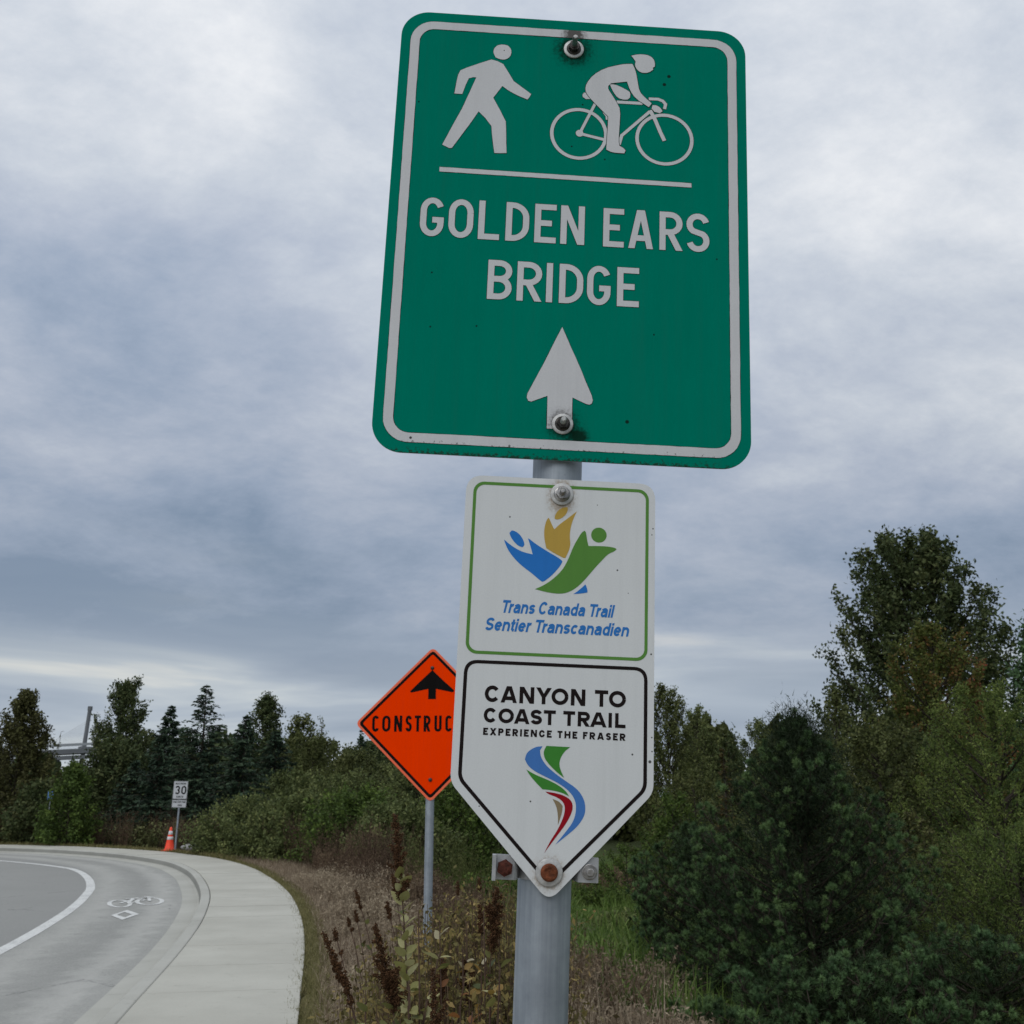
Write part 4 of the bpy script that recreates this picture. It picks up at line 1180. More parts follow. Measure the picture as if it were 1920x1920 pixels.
def broadleaf(name, label, x, y, ztop, rad, seed, m, leaf=.10, nl=55, nt=12, nlf=14, shape='oval', base=.12, up=.6, tw=.22, tint=(.5, .22), group=None,
              cat='tree', spiky=0.0, bark=None, gap=0.0, tilt=None, asp=.62):
    r = rng(seed); z0 = gh(x, y); H = ztop - z0
    root = tag(empty(name, (x, y, z0)), label, cat, group)
    bark = bark or M_bark
    trunk(r, H * .93, max(.03, H * .012), root, bark)
    t = (np.arange(nl) + r.uniform(0, 1, nl)) / nl
    if shape == 'oval': env = np.sin(np.pi * np.clip(t * .88 + .1, 0, 1)) ** .65
    elif shape == 'cone': env = np.interp(t, [0, .2, .45, .65, .8, .92, 1], [.9, 1, .86, .62, .40, .18, .05])
    elif shape == 'egg': env = np.interp(t, [0, .25, .5, .72, .88, 1.0], [.90, 1.0, .90, .68, .48, .16])
    elif shape == 'dome': env = np.sqrt(np.clip(1 - t ** 2.2, 0, 1)) * .95 + .05
    else: env = np.clip(1 - abs(t - .45) * 1.5, .12, 1)
    az_ = np.arange(nl) * 2.39996 + r.uniform(-.4, .4, nl)
    R_ = rad * env * r.uniform(.72, 1.12, nl)
    zt = (base + (1 - base) * t) * H * (1 + 0 * t)
    tip = np.stack([R_ * np.cos(az_), R_ * np.sin(az_), zt], 1)
    if spiky:
        tip[:, 2] += (r.uniform(size=nl) < .3) * r.uniform(.3, 1.3, nl) * spiky * H * (t > .4) * (t < .93)
    st = np.stack([np.zeros(nl), np.zeros(nl), np.maximum(tip[:, 2] - R_ * up * 1.3 - .04 * H, .04 * H)], 1)
    ctl = (st + tip) / 2 + np.stack([R_ * .18 * np.cos(az_), R_ * .18 * np.sin(az_), -R_ * .12], 1)
    def bez(u, i): u = u[:, None]; return st[i] * (1 - u) ** 2 + 2 * ctl[i] * u * (1 - u) + tip[i] * u * u
    ks = 4
    A = []; B = []; RA = []; RB = []
    for k in range(ks):
        I = np.arange(nl); A.append(bez(np.full(nl, k / ks), I)); B.append(bez(np.full(nl, (k + 1) / ks), I))
        rr = .006 * H ** .8 + .002; RA.append(np.full(nl, rr * (1 - k / ks) + .003)); RB.append(np.full(nl, rr * (1 - (k + 1) / ks) + .003))
    # twigs
    I = np.repeat(np.arange(nl), nt); u = r.uniform(.22, 1.0, nl * nt) ** .8
    p0 = bez(u, I)
    outd = unit(tip - st)[I]
    d = unit(outd * .75 + r.normal(size=(len(I), 3)) * .55 + np.array([0, 0, up * .75]))
    Lt = tw * rad * r.uniform(.45, 1.15, len(I)) * (.35 + .65 * env[I])
    p1 = p0 + d * Lt[:, None]
    A.append(p0); B.append(p1); RA.append(np.full(len(I), .006)); RB.append(np.full(len(I), .0025))
    br_ = tubes_np('branches', np.concatenate(A), np.concatenate(B), np.concatenate(RA), np.concatenate(RB), bark, root, 3)
    tag(br_, kind='stuff')
    if gap:
        keepm = r.uniform(size=len(I)) > gap
        I = I[keepm]; p0 = p0[keepm]; d = d[keepm]; Lt = Lt[keepm]
    J = np.repeat(np.arange(len(I)), nlf)
    w = r.uniform(.1, 1.12, len(J))
    P = p0[J] + d[J] * (Lt[J] * w)[:, None] + r.normal(size=(len(J), 3)) * leaf * .75
    D = unit(d[J] * .4 + r.normal(size=(len(J), 3)) + np.array([0, 0, -.2]))
    tt = tint[0] + (r.normal(size=len(I)) * tint[1])[J] + r.normal(size=len(J)) * .10
    if tilt is not None:
        tt = tt + tilt(P / np.array([rad, rad, H]))
    o = leaf_cloud('foliage', P, D, leaf * r.uniform(.7, 1.3, len(J)), leaf * asp * r.uniform(.7, 1.2, len(J)), m, root, tt, r)
    tag(o, kind='stuff')
    return root

def conifer(name, label, x, y, ztop, rad, seed, m, levels=26, per=9, spray=26, droop=.35, needle=.13, sparse_top=.0, base=.06, group=None, asp=.35, rag=.25):
    r = rng(seed); z0 = gh(x, y); H = ztop - z0
    root = tag(empty(name, (x, y, z0)), label, 'tree', group)
    trunk(r, H, H * .014, root, M_bark)
    lv = np.repeat(np.linspace(0, 1, levels) ** 1.0, per); n = len(lv)
    lv = np.clip(lv + r.uniform(-.5, .5, n) / levels * (lv < .97), 0, 1)
    az_ = r.uniform(0, 2 * np.pi, n)
    R_ = rad * ((1 - lv) ** .85 * .97 + .035) * r.uniform(1 - rag, 1 + rag * .5, n)
    zb = (base + (1 - base) * lv) * H * .985
    st = np.stack([0 * az_, 0 * az_, zb], 1)
    rise = R_ * (.30 - droop * (1 - lv))
    tip = st + np.stack([R_ * np.cos(az_), R_ * np.sin(az_), rise], 1)
    ctl = (st + tip) / 2 + np.array([0, 0, 1.]) * (R_ * .16)[:, None]
    def bez(u, i): u = u[:, None]; return st[i] * (1 - u) ** 2 + 2 * ctl[i] * u * (1 - u) + tip[i] * u * u
    I0 = np.arange(n); A = []; B = []
    for k in range(3):
        A.append(bez(np.full(n, k / 3), I0)); B.append(bez(np.full(n, (k + 1) / 3), I0))
    br_ = tubes_np('branches', np.concatenate(A), np.concatenate(B), .012, .008, M_bark, root, 3); tag(br_, kind='stuff')
    cnt = np.maximum(4, (spray * (R_ / rad + .12)).astype(int))
    cnt = (cnt * np.where(lv > 1 - sparse_top, .55, 1)).astype(int)
    I = np.repeat(I0, cnt); u = r.uniform(.12, 1.04, len(I))
    p = bez(np.clip(u, 0, 1.04), I)
    bd = unit(bez(np.clip(u + .05, 0, 1.1), I) - bez(np.clip(u - .05, 0, 1), I))
    side = unit(np.cross(bd, np.array([0, 0, 1.]))) * np.where(r.uniform(size=len(I)) < .5, -1, 1)[:, None]
    hang = (R_[I] * .24 * (1.1 - u) + needle * .45)
    q = side * r.uniform(.15, 1, len(I))[:, None]
    P = p + q * hang[:, None] + np.array([0, 0, -1.]) * (hang * r.uniform(0, .55, len(I)))[:, None]
    D = unit(bd * .7 + side * .6 + r.normal(size=P.shape) * .32 + np.array([0, 0, -.28]))
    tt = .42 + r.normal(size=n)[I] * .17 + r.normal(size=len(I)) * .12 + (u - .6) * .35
    o = leaf_cloud('foliage', P, D, needle * r.uniform(.8, 1.5, len(I)), needle * asp * r.uniform(.8, 1.3, len(I)), m, root, tt, r)
    tag(o, kind='stuff')
    return root

def tuft_pine(name, label, x, y, ztop, rad, seed, m, nb=120, per=20, needles=60, nl=.052, base=.03, group=None, env=None):
    """young pine: upturned shoots that end in dense round brushes of needles"""
    r = rng(seed); z0 = gh(x, y); H = ztop - z0
    root = tag(empty(name, (x, y, z0)), label, 'tree', group)
    trunk(r, H * .97, H * .014, root, M_bark)
    t = (np.arange(nb) + r.uniform(0, 1, nb)) / nb
    az_ = np.arange(nb) * 2.39996 + r.uniform(-.6, .6, nb)
    lobe = 1 + .16 * np.sin(3 * az_ + 7 * t) + .10 * np.sin(5 * az_ - 11 * t)
    e_ = np.interp(t, [0, .15, .45, .7, .85, .95, 1], env or [.72, 1.0, .84, .56, .30, .15, .05])
    R_ = rad * e_ * lobe * r.uniform(.72, 1.10, nb)
    ztip = (base + (1 - base) * t) * H * .96
    tip = np.stack([R_ * np.cos(az_), R_ * np.sin(az_), ztip], 1)
    st = np.stack([0 * t, 0 * t, np.maximum(ztip - R_ * .55 - .05 * H, .05 * H)], 1)
    ctl = st * .42 + tip * .58 + np.array([0, 0, -1.]) * (R_ * .20)[:, None]
    def bez(u, i): u = u[:, None]; return st[i] * (1 - u) ** 2 + 2 * ctl[i] * u * (1 - u) + tip[i] * u * u
    I0 = np.arange(nb); A = []; B = []; RA = []; RB = []
    for k in range(4):
        A.append(bez(np.full(nb, k / 4), I0)); B.append(bez(np.full(nb, (k + 1) / 4), I0)); RA.append(np.full(nb, .015 - .003 * k)); RB.append(np.full(nb, .012 - .003 * k))
    cnt = np.maximum(3, (per * (.25 + R_ / rad)).astype(int))
    I = np.repeat(I0, cnt); u = r.uniform(.42, 1.0, len(I)) ** .8
    p0 = bez(u, I); od = unit(tip - st)[I]
    d = unit(od * .5 + r.normal(size=p0.shape) * .48 + np.array([0, 0, .70]))
    Ls = (.06 + .17 * r.uniform(size=len(I))) * (.30 + .8 * R_[I] / rad)
    p1 = p0 + d * Ls[:, None]
    A.append(p0); B.append(p1); RA.append(np.full(len(I), .006)); RB.append(np.full(len(I), .004))
    # leader with a ring of candles at the very top
    q = 7; qa = np.arange(q) * 2 * np.pi / q
    lead = np.concatenate([[[0, 0, H * .985]], np.stack([.07 * np.cos(qa), .07 * np.sin(qa), np.full(q, H * .93) + r.uniform(-.03, .05, q)], 1),
                           np.stack([.13 * np.cos(qa + .4), .13 * np.sin(qa + .4), np.full(q, H * .86) + r.uniform(-.05, .05, q)], 1)])
    ld_ = unit(np.concatenate([[[0, 0, 1.]], np.tile([[0, 0, 1.]], (2 * q, 1)) + .35 * np.concatenate([np.stack([np.cos(qa), np.sin(qa), 0 * qa], 1)] * 2)]))
    br_ = tubes_np('branches', np.concatenate(A), np.concatenate(B), np.concatenate(RA), np.concatenate(RB), M_bark, root, 4); tag(br_, kind='stuff')
    P1 = np.concatenate([p1, tip, lead]); d = np.concatenate([d, unit(unit(tip - st) * .4 + [0, 0, 1.]), ld_])
    T = len(P1); K = needles
    j = np.repeat(np.arange(T), K)
    g = unit(r.normal(size=(T * K, 3))); al = (g * d[j]).sum(1)
    g = unit(g + d[j] * (np.maximum(0, -al) * 1.7 + .15)[:, None])
    o_ = P1[j] - d[j] * (r.uniform(0, .035, T * K))[:, None]
    ln = nl * r.uniform(.85, 1.08, T * K)[:, None] * r.uniform(.70, 1.20, T)[j][:, None]
    s_ = unit(np.cross(g, unit(r.normal(size=g.shape)))) * .0032
    V1 = np.stack([o_ - s_, o_ + s_, o_ + g * ln], 1).reshape(-1, 3)
    t1 = (.66 + r.normal(size=T) * .24)[j] + r.normal(size=T * K) * .06
    # older needles clothing the branches, coloured darker to add shade between the brushes
    nI = int(260 * (rad / 1.4) ** .7); I2 = np.repeat(I0, nI); u2 = r.uniform(.10, .98, len(I2))
    c = bez(u2, I2) + r.normal(size=(len(I2), 3)) * .07 * rad
    g2 = unit(unit(tip - st)[I2] * .6 + r.normal(size=c.shape) * .8 + [0, 0, .3]); s2 = unit(np.cross(g2, unit(r.normal(size=g2.shape)))) * .0042
    V2 = np.stack([c - s2, c + s2, c + g2 * nl * 1.5], 1).reshape(-1, 3)
    V = np.concatenate([V1, V2]); tt = np.concatenate([t1, -.10 + .22 * r.uniform(size=len(c))])
    o = mesh_np('needles', V, np.arange(len(V)).reshape(-1, 3), m, root, tt)
    tag(o, kind='stuff')
    return root

# foliage pigments
LF_dark = leafmat('dark_cottonwood_leaf', [(0, (0.031, 0.046, 0.018)), (0.5, (0.066, 0.090, 0.034)), (1, (0.132, 0.147, 0.059))], .18)
LF_olive = leafmat('olive_leaf', [(0, (0.041, 0.049, 0.017)), (0.5, (0.095, 0.113, 0.037)), (1, (0.180, 0.191, 0.072))], .25)
LF_brown = leafmat('brownish_leaf', [(0, (0.037, 0.036, 0.014)), (0.5, (0.076, 0.077, 0.028)), (1, (0.127, 0.131, 0.046))], .2)
LF_spruce = leafmat('spruce_needle', [(0, (0.014, 0.026, 0.017)), (0.5, (0.035, 0.061, 0.036)), (1, (0.072, 0.110, 0.058))], .08)
LF_pine = leafmat('pine_needle', [(0.0, (0.018, 0.028, 0.012)), (.25, (0.035, 0.066, 0.030)), (.55, (0.085, 0.150, 0.060)), (1, (0.155, 0.24, 0.090))], .12)
LF_pined = leafmat('deep_green_pine_needle', [(0, (0.019, 0.029, 0.011)), (0.25, (0.035, 0.065, 0.028)), (0.55, (0.074, 0.137, 0.060)), (1, (0.142, 0.234, 0.092))], .12)
LF_green = leafmat('fresh_green_leaf', [(0, (0.039, 0.060, 0.016)), (0.5, (0.078, 0.124, 0.029)), (1, (0.143, 0.202, 0.044))], .28)
LF_feather = leafmat('feathery_green', [(0, (0.045, 0.073, 0.022)), (0.5, (0.106, 0.152, 0.037)), (1, (0.194, 0.237, 0.062))], .25)
LF_turn = leafmat('turning_leaf', [(0, (0.067, 0.092, 0.024)), (0.45, (0.106, 0.127, 0.030)), (0.7, (0.173, 0.106, 0.036)), (1, (0.226, 0.067, 0.032))], .22)
LF_willow = leafmat('willow_leaf', [(0, (0.054, 0.070, 0.024)), (0.5, (0.116, 0.145, 0.053)), (1, (0.231, 0.254, 0.092))], .28)
LF_cedar = leafmat('rusty_cedar', [(0, (0.042, 0.036, 0.012)), (0.5, (0.078, 0.058, 0.019)), (1, (0.114, 0.090, 0.026))], .1)
LF_bramble = leafmat('bramble_leaf', [(0, (0.050, 0.055, 0.022)), (0.5, (0.110, 0.127, 0.050)), (1, (0.198, 0.204, 0.088))], .2)
LF_dry = leafmat('dry_straw', [(0.0, (0.12, 0.085, 0.055)), (.5, (0.25, 0.195, 0.135)), (1, (0.42, 0.35, 0.25))], .25, .8)
LF_seed = leafmat('dark_brown_seed', [(0.0, (0.034, 0.017, 0.008)), (.5, (0.075, 0.037, 0.017)), (1, (0.15, 0.078, 0.038))], .0, .95)
LF_weed = leafmat('brown_weed', [(0.0, (0.055, 0.034, 0.024)), (.5, (0.125, 0.085, 0.058)), (1, (0.22, 0.165, 0.10))], .15, .9)
LF_grass = leafmat('green_grass', [(0.0, (0.055, 0.095, 0.020)), (.5, (0.105, 0.170, 0.036)), (1, (0.18, 0.235, 0.070))], .3)
LF_verge = leafmat('verge_grass', [(0.0, (0.085, 0.085, 0.030)), (.5, (0.175, 0.165, 0.065)), (1, (0.30, 0.26, 0.13))], .3)

# --- left group beyond the bend
broadleaf('broadleaf_tree', 'tall brownish tree at the far left edge with a ragged pointed top', -20.6, 44, 5.85, 2.1, 1, LF_brown, .14, 96, 15, 15, 'cone', .06, 1.0, .22, spiky=.07)
broadleaf('broadleaf_tree', 'dark tree with several thin upright leafy shoots above the bridge deck end', -17.1, 46, 6.4, 2.2, 2, LF_dark, .13, 96, 15, 15, 'cone', .06, 1.2, .24, spiky=.12)
broadleaf('broadleaf_tree', 'low olive rounded tree between the spiky tree and the dark round one', -17.53, 50, 4.7, 1.3, 3, LF_olive, .15, 44, 11, 14, 'oval', .08)
conifer('conifer_tree', 'dark blunt topped conifer left of the thin tipped spruce', -16.03, 49, 5.8, 2.0, 4, LF_spruce, 28, 10, 40, .3, .20)
conifer('spruce_tree', 'dark spruce with a thin bare leader standing above the speed sign', -12.39, 42, 6.05, 2.2, 5, LF_spruce, 30, 9, 40, .30, .19, sparse_top=.3, rag=.35)
broadleaf('broadleaf_tree', 'wide olive tree filling the gap behind the thin tipped spruce', -16.14, 52, 4.6, 1.9, 6, LF_olive, .16, 50, 12, 14, 'dome', .05)
conifer('hemlock_tree', 'very dark drooping conifer to the right of the speed sign', -9.68, 38, 4.5, 1.7, 7, LF_spruce, 28, 10, 38, .55, .17, rag=.35)
broadleaf('round_topped_tree', 'round topped dark tree rising behind the drooping conifer', -13.66, 58, 7.1, 1.15, 8, LF_dark, .17, 50, 12, 14, 'dome', .30, .5)
broadleaf('broadleaf_tree', 'hazy olive tree farther back, right of the round topped one', -13.3, 66, 6.6, 1.5, 9, LF_olive, .19, 44, 11, 12, 'oval', .12)
broadleaf('birch_tree', 'thin nearly bare sapling against the sky, left of the orange sign', -12.75, 70, 6.9, .6, 10, LF_olive, .13, 26, 7, 4, 'oval', .2, 1.2, .35, bark=M_barkp, gap=.3)
broadleaf('young_tree', 'small yellow green tree in front of the bridge piers', -15.76, 38, 2.75, 1.15, 11, LF_green, .12, 44, 11, 15, 'cone', .05)
broadleaf('broadleaf_tree', 'dark low tree under the bridge at the left', -17.6, 40, 2.1, 1.4, 12, LF_dark, .14, 40, 11, 14, 'dome', .03)
conifer('conifer_tree', 'dark conifer low behind the speed limit sign', -13.4, 40, 3.4, 1.7, 13, LF_spruce, 20, 9, 30, .35, .19)
conifer('conifer_tree', 'low dark conifer between the yellow green tree and the speed sign', -14.6, 41, 3.0, 1.6, 14, LF_spruce, 18, 9, 28, .35, .19)
broadleaf('shrub', 'dark bush low at the left edge behind the bramble bank', -20.3, 40.5, 1.7, 1.9, 15, LF_brown, .14, 46, 11, 14, 'dome', .03, cat='bush')
conifer('hemlock_tree', 'feathery dark conifer peeking out left of the orange diamond sign', -8.62, 60, 5.35, .95, 16, LF_spruce, 20, 8, 20, .3, .22)
conifer('conifer_tree', 'shadowy conifer filling the gap left of the speed sign', -14.9, 45, 4.4, 2.3, 17, LF_spruce, 22, 10, 36, .35, .21)
conifer('conifer_tree', 'shadowy conifer right behind the very dark drooping one', -9.9, 44, 4.3, 2.2, 18, LF_spruce, 22, 10, 36, .35, .21)
conifer('conifer_tree', 'deep green conifer low behind the pole of the speed sign', -11.6, 39, 2.9, 1.8, 19, LF_spruce, 18, 10, 34, .35, .19)
broadleaf('broadleaf_tree', 'dark tree mass under the shooting top, left of the blunt conifer', -16.4, 44, 3.9, 1.9, 20, LF_dark, .15, 70, 13, 15, 'dome', .03)
broadleaf('broadleaf_tree', 'low rounded tree on the skyline midway between the bare sapling and the orange sign', -11.9, 69, 5.1, 2.6, 21, LF_olive, .19, 60, 12, 14, 'dome', .03)
broadleaf('broadleaf_tree', 'low dark tree on the skyline touching the left corner of the orange sign', -9.9, 72, 5.2, 2.6, 22, LF_dark, .19, 60, 12, 14, 'dome', .03)
# willows and bushes behind the orange sign
bush = [(-8.1, 33, 1.55, 1.7, LF_willow, 'pale green willow bush just right of the drooping conifer'),
        (-6.1, 30, 1.55, 1.6, LF_willow, 'rounded light bush midway between the drooping conifer and the orange sign'),
        (-5.9, 38, 2.35, 2.3, LF_willow, 'light willow bush in the second row left of the orange sign'),
        (-4.1, 28, 1.75, 1.6, LF_green, 'fresh green bush directly left of the orange sign pole'),
        (-2.6, 25, 1.45, 1.4, LF_willow, 'dense bush behind the orange sign pole'),
        (-1.5, 28, 2.0, 1.6, LF_green, 'green bush between the orange sign and the white trail sign'),
        (-8.6, 42, 2.5, 2.1, LF_willow, 'grey green bush behind the pale willow bush'),
        (-6.9, 47, 3.5, 2.3, LF_olive, 'tall olive bush at the left tip of the orange sign'),
        (-3.7, 44, 3.5, 2.6, LF_willow, 'broad green tree hidden mostly by the orange sign'),
        (-0.4, 40, 3.3, 2.5, LF_olive, 'olive tree behind the white trail sign'),
        (-10.2, 54, 4.6, 2.4, LF_olive, 'olive tree low on the skyline below the thin bare sapling')]
for i, (x, y, zt, rr, mm_, lb) in enumerate(bush):
    broadleaf('bush', lb, x, y, zt, rr, 30 + i, mm_, .095 if y < 40 else .13, 74, 13, 17, 'dome', .02, .8, .28, cat='bush')
# --- right group
broadleaf('willow_tree', 'tall feathery willow just right of the white trail sign', 8.9, 60, 7.8, 2.2, 50, LF_olive, .15, 110, 14, 15, 'dome', .05, 1.4, .2, spiky=.03)
broadleaf('willow_tree', 'greyish willow second to the right of the white trail sign', 12.4, 70, 7.4, 2.3, 51, LF_willow, .17, 80, 12, 13, 'dome', .08, 1.2, .22)
broadleaf('broadleaf_tree', 'small dark tree on the skyline between the willows and the pine', 14.4, 70, 5.8, 1.6, 52, LF_dark, .18, 40, 10, 12, 'dome', .05)
broadleaf('broadleaf_tree', 'grey green skyline tree just left of the pine tip', 17.6, 75, 7.0, 2.0, 53, LF_willow, .19, 46, 11, 13, 'dome', .1)
conifer('cedar_tree', 'narrow rust brown cedar left of the pine', 6.0, 30, 3.0, .62, 54, LF_cedar, 26, 7, 14, .1, .12)
broadleaf('bush', 'olive bush at the foot of the first willow', 7.2, 42, 2.6, 2.0, 55, LF_olive, .12, 50, 12, 14, 'dome', .02, cat='bush')
broadleaf('bush', 'green bush left of the rust brown cedar', 5.1, 34, 1.7, 1.3, 56, LF_green, .10, 44, 12, 14, 'dome', .02, cat='bush')
broadleaf('bush', 'yellowish bush between the rust brown cedar and the pine', 6.4, 27, 2.1, 1.1, 57, LF_willow, .09, 44, 12, 14, 'dome', .02, cat='bush')
broadleaf('cottonwood_tree', 'tallest dark cottonwood on the right, rising far above its neighbours', 13.5, 34, 10.35, 4.0, 58, LF_dark, .15, 230, 20, 18, 'egg', .04, .95, .15, spiky=.02)
broadleaf('maple_tree', 'yellow green tree turning rusty red in front of the tall cottonwood', 10.64, 26, 5.9, 2.05, 59, LF_turn, .085, 120, 17, 20, 'dome', .03, .8, .17, tint=(.42, .14), tilt=lambda p: .75 * sstep(.1, .8, p[:, 0]) * sstep(.35, .8, p[:, 2]))
broadleaf('locust_tree', 'bright green feathery tree at the right edge of the picture', 8.75, 19, 3.6, 2.2, 60, LF_feather, .060, 150, 18, 28, 'dome', .03, .7, .17, tint=(.62, .24), asp=.35)
broadleaf('alder_tree', 'dark open tree cut by the right edge behind the bright green one', 15.3, 30, 6.7, 1.8, 61, LF_pined, .13, 90, 13, 13, 'cone', .05, .9, .22, gap=.2, spiky=.04)
broadleaf('sapling', 'slim olive sapling rising just right of the pine tip', 7.45, 24, 4.05, .95, 62, LF_olive, .085, 46, 11, 12, 'cone', .05, 1.3, .3, spiky=.08, gap=.1)
broadleaf('bush', 'olive brown bush behind the right shoulder of the pine', 7.3, 21, 3.1, 1.7, 63, LF_olive, .07, 100, 14, 20, 'dome', .03, cat='bush', tint=(.45, .2))
broadleaf('bush', 'dark bush at the base of the tall cottonwood', 9.3, 25, 3.1, 2.2, 64, LF_dark, .10, 90, 14, 17, 'dome', .02, cat='bush')
broadleaf('bush', 'russet leaved bush between the pine and the bright green tree', 5.9, 16, 1.35, .85, 65, LF_brown, .055, 50, 12, 16, 'dome', .02, cat='bush', tint=(.6, .25))
broadleaf('feathery_shrub', 'soft feathery green shrub low at the right edge', 5.7, 12.2, 1.25, 1.8, 66, LF_feather, .05, 140, 16, 34, 'dome', .02, .5, .22, cat='bush', asp=.2, tint=(.45, .2))
broadleaf('feathery_shrub', 'feathery green shrub in the bottom right corner', 5.0, 8.9, .35, 1.0, 67, LF_feather, .040, 60, 13, 26, 'dome', .02, .5, .30, cat='bush', asp=.22, tint=(.40, .2))
tuft_pine('pine_tree', 'large young pine with pale round needle brushes, right of the post', 3.15, 11.6, 2.62, 1.62, 70, LF_pine, 210, 10, 120, .055, env=[.95, 1.0, .80, .52, .26, .11, .03])
tuft_pine('pine_tree', 'smaller darker pine leaning over the grass left of the large pine', 2.28, 13.4, 1.35, .92, 71, LF_pined, 100, 11, 100, .055, env=[.9, 1, .9, .7, .5, .3, .1])
tuft_pine('pine_tree', 'wide low pine at the bottom edge below the large pine', 2.75, 9.3, .35, 1.05, 72, LF_pined, 90, 9, 110, .050, env=[.9, 1, .9, .75, .6, .45, .2])
tuft_pine('pine_tree', 'low pine at the bottom edge, right of the wide low one', 4.05, 9.4, .55, 1.0, 74, LF_pined, 80, 9, 110, .050, env=[.9, 1, .9, .75, .6, .45, .2])
tuft_pine('pine_tree', 'small pine in the dry grass, nearest to the post', 1.62, 9.3, -.02, .42, 73, LF_pine, 30, 6, 110, .050)

# --- far wood on the skyline
def wood(name, label, pts, seed, m, leaf=.5, n=26000, hh=(5, 8)):
    r = rng(seed); P = []; T = []
    pts = np.array(pts, float)
    s_ = np.r_[0, np.cumsum(np.linalg.norm(np.diff(pts[:, :2], axis=0), axis=1))]
    nt_ = max(8, int(s_[-1] / 2.0)); q = r.uniform(0, s_[-1], nt_)
    for k in range(nt_):
        x, y, zt = (np.interp(q[k], s_, pts[:, i]) for i in range(3))
        y += r.uniform(-4, 4); zt += r.normal() * .45; rr = r.uniform(1.6, 3.2); z0 = -2.2; H = zt - z0
        m_ = n // nt_
        u = unit(r.normal(size=(m_, 3))); rad_ = r.uniform(.55, 1, m_) ** .4
        P.append(np.array([x, y, z0 + H * .5]) + u * rad_[:, None] * np.array([rr, rr, H * .5]) * (1 + .12 * np.sin(7 * u[:, :1] + k)) )
        T.append(.45 + r.normal() * .15 + r.normal(size=m_) * .15)
    P = np.concatenate(P); T = np.concatenate(T)
    o = leaf_cloud(name, P, unit(r.normal(size=P.shape)), leaf * r.uniform(.6, 1.2, len(P)), leaf * .7, m, None, T, r)
    return tag(o, label, 'wood', None, 'stuff')
wood('far_wood', 'continuous low dark wood on the left skyline beyond the road bend', [(-70, 95, 6), (-45, 92, 5.0), (-25, 90, 5.6), (-14, 88, 5.6), (0, 88, 6.0), (8, 90, 6)], 80, LF_dark, .75, 52000)
wood('far_wood', 'low olive wood along the right skyline behind the willows', [(2, 95, 7.0), (16, 92, 7.4), (26, 88, 7.6), (45, 85, 9), (75, 80, 9)], 81, LF_olive, .7, 52000)

# --- ground cover
def blades(name, label, X, Y, Z, L, w, m, seed, lean=.5, cat='grass', tint=(.5, .25), curve=.5):
    r = rng(seed); n = len(X)
    P = np.stack([X, Y, Z], 1)
    a_ = r.uniform(0, 2 * np.pi, n); ln = np.abs(r.normal(size=n)) * lean
    d = unit(np.stack([np.cos(a_) * ln, np.sin(a_) * ln, np.ones(n)], 1))
    d2 = unit(d + np.stack([np.cos(a_), np.sin(a_), -.3 * np.ones(n)], 1) * curve * ln[:, None] * 1.6)
    s_ = np.stack([-np.sin(a_ + r.normal(size=n)), np.cos(a_), 0 * a_], 1) * (w / 2)
    L = np.broadcast_to(L, n)[:, None]
    m1 = P + d * L * .55; tp = m1 + d2 * L * .45
    V = np.stack([P - s_, P + s_, m1 + s_ * .8, m1 - s_ * .8, tp], 1).reshape(-1, 3)
    i0 = np.arange(n) * 5
    F = np.concatenate([np.stack([i0, i0 + 1, i0 + 2], 1), np.stack([i0, i0 + 2, i0 + 3], 1), np.stack([i0 + 3, i0 + 2, i0 + 4], 1)])
    tt = tint[0] + r.normal(size=n) * tint[1]
    o = mesh_np(name, V, F, m, None, np.tile(tt, 3))
    return tag(o, label, cat, None, 'stuff')

def along(n, s0, s1, d0, d1, seed, pw=1.0):
    r = rng(seed); s_ = s0 + (s1 - s0) * r.uniform(size=n) ** pw; d = r.uniform(d0, d1, n)
    x = np.interp(s_, ARC, EDGE[:, 0]) + np.interp(s_, ARC, NRM[:, 0]) * d
    y = np.interp(s_, ARC, EDGE[:, 1]) + np.interp(s_, ARC, NRM[:, 1]) * d
    return x, y, ground_h(x, y), r
S0 = float(ARC[np.argmin(abs(EDGE[:, 1] - 4))]); SN = float(ARC[np.argmin(abs(EDGE[:, 0] + 26))])
x, y, z, r = along(24000, S0, S0 + 26, -.11, .26, 90, 1.3)
keep = r.uniform(size=len(x)) < .45 + .55 * np.sin(x * 9 + y * 4) ** 2
x, y, z = x[keep], y[keep], z[keep]
blades('verge_grass', 'short green and yellow grass along the sidewalk edge', x, y, np.maximum(z, -.05), rng(1).uniform(.03, .10, len(x)), .005, LF_verge, 91, 1.0)
x, y, z, r = along(9000, S0 + 26, SN, 0, .5, 92)
blades('verge_grass', 'thin yellowed grass along the far side of the bend', x, y, z, rng(2).uniform(.05, .16, len(x)), .012, LF_verge, 93, .8)
x, y, z, r = along(60000, S0, S0 + 26, .16, 2.6, 94, 1.2)
blades('dry_grass', 'trampled dry straw coloured grass beside the sidewalk', x, y, z, rng(3).uniform(.04, .20, len(x)), .006, LF_dry, 95, 1.6, tint=(.5, .3))
r = rng(96); n = 52000
X = r.uniform(-1.6, 5.0, n); Y = 3.2 + 6.8 * r.uniform(size=n) ** .9; e = edge_dist(X, Y); k = (e > 1.2) & (X < .10 + .17 * Y)
X, Y = X[k], Y[k]; Z = ground_h(X, Y, e[k])
hgt = np.interp(Y, [4, 7, 10], [1.0, .8, .35]) * rng(4).uniform(.15, .55, len(X)) * (.55 + .45 * np.sin(X * 2.1 + Y) * np.cos(Y * 1.3)) + .1
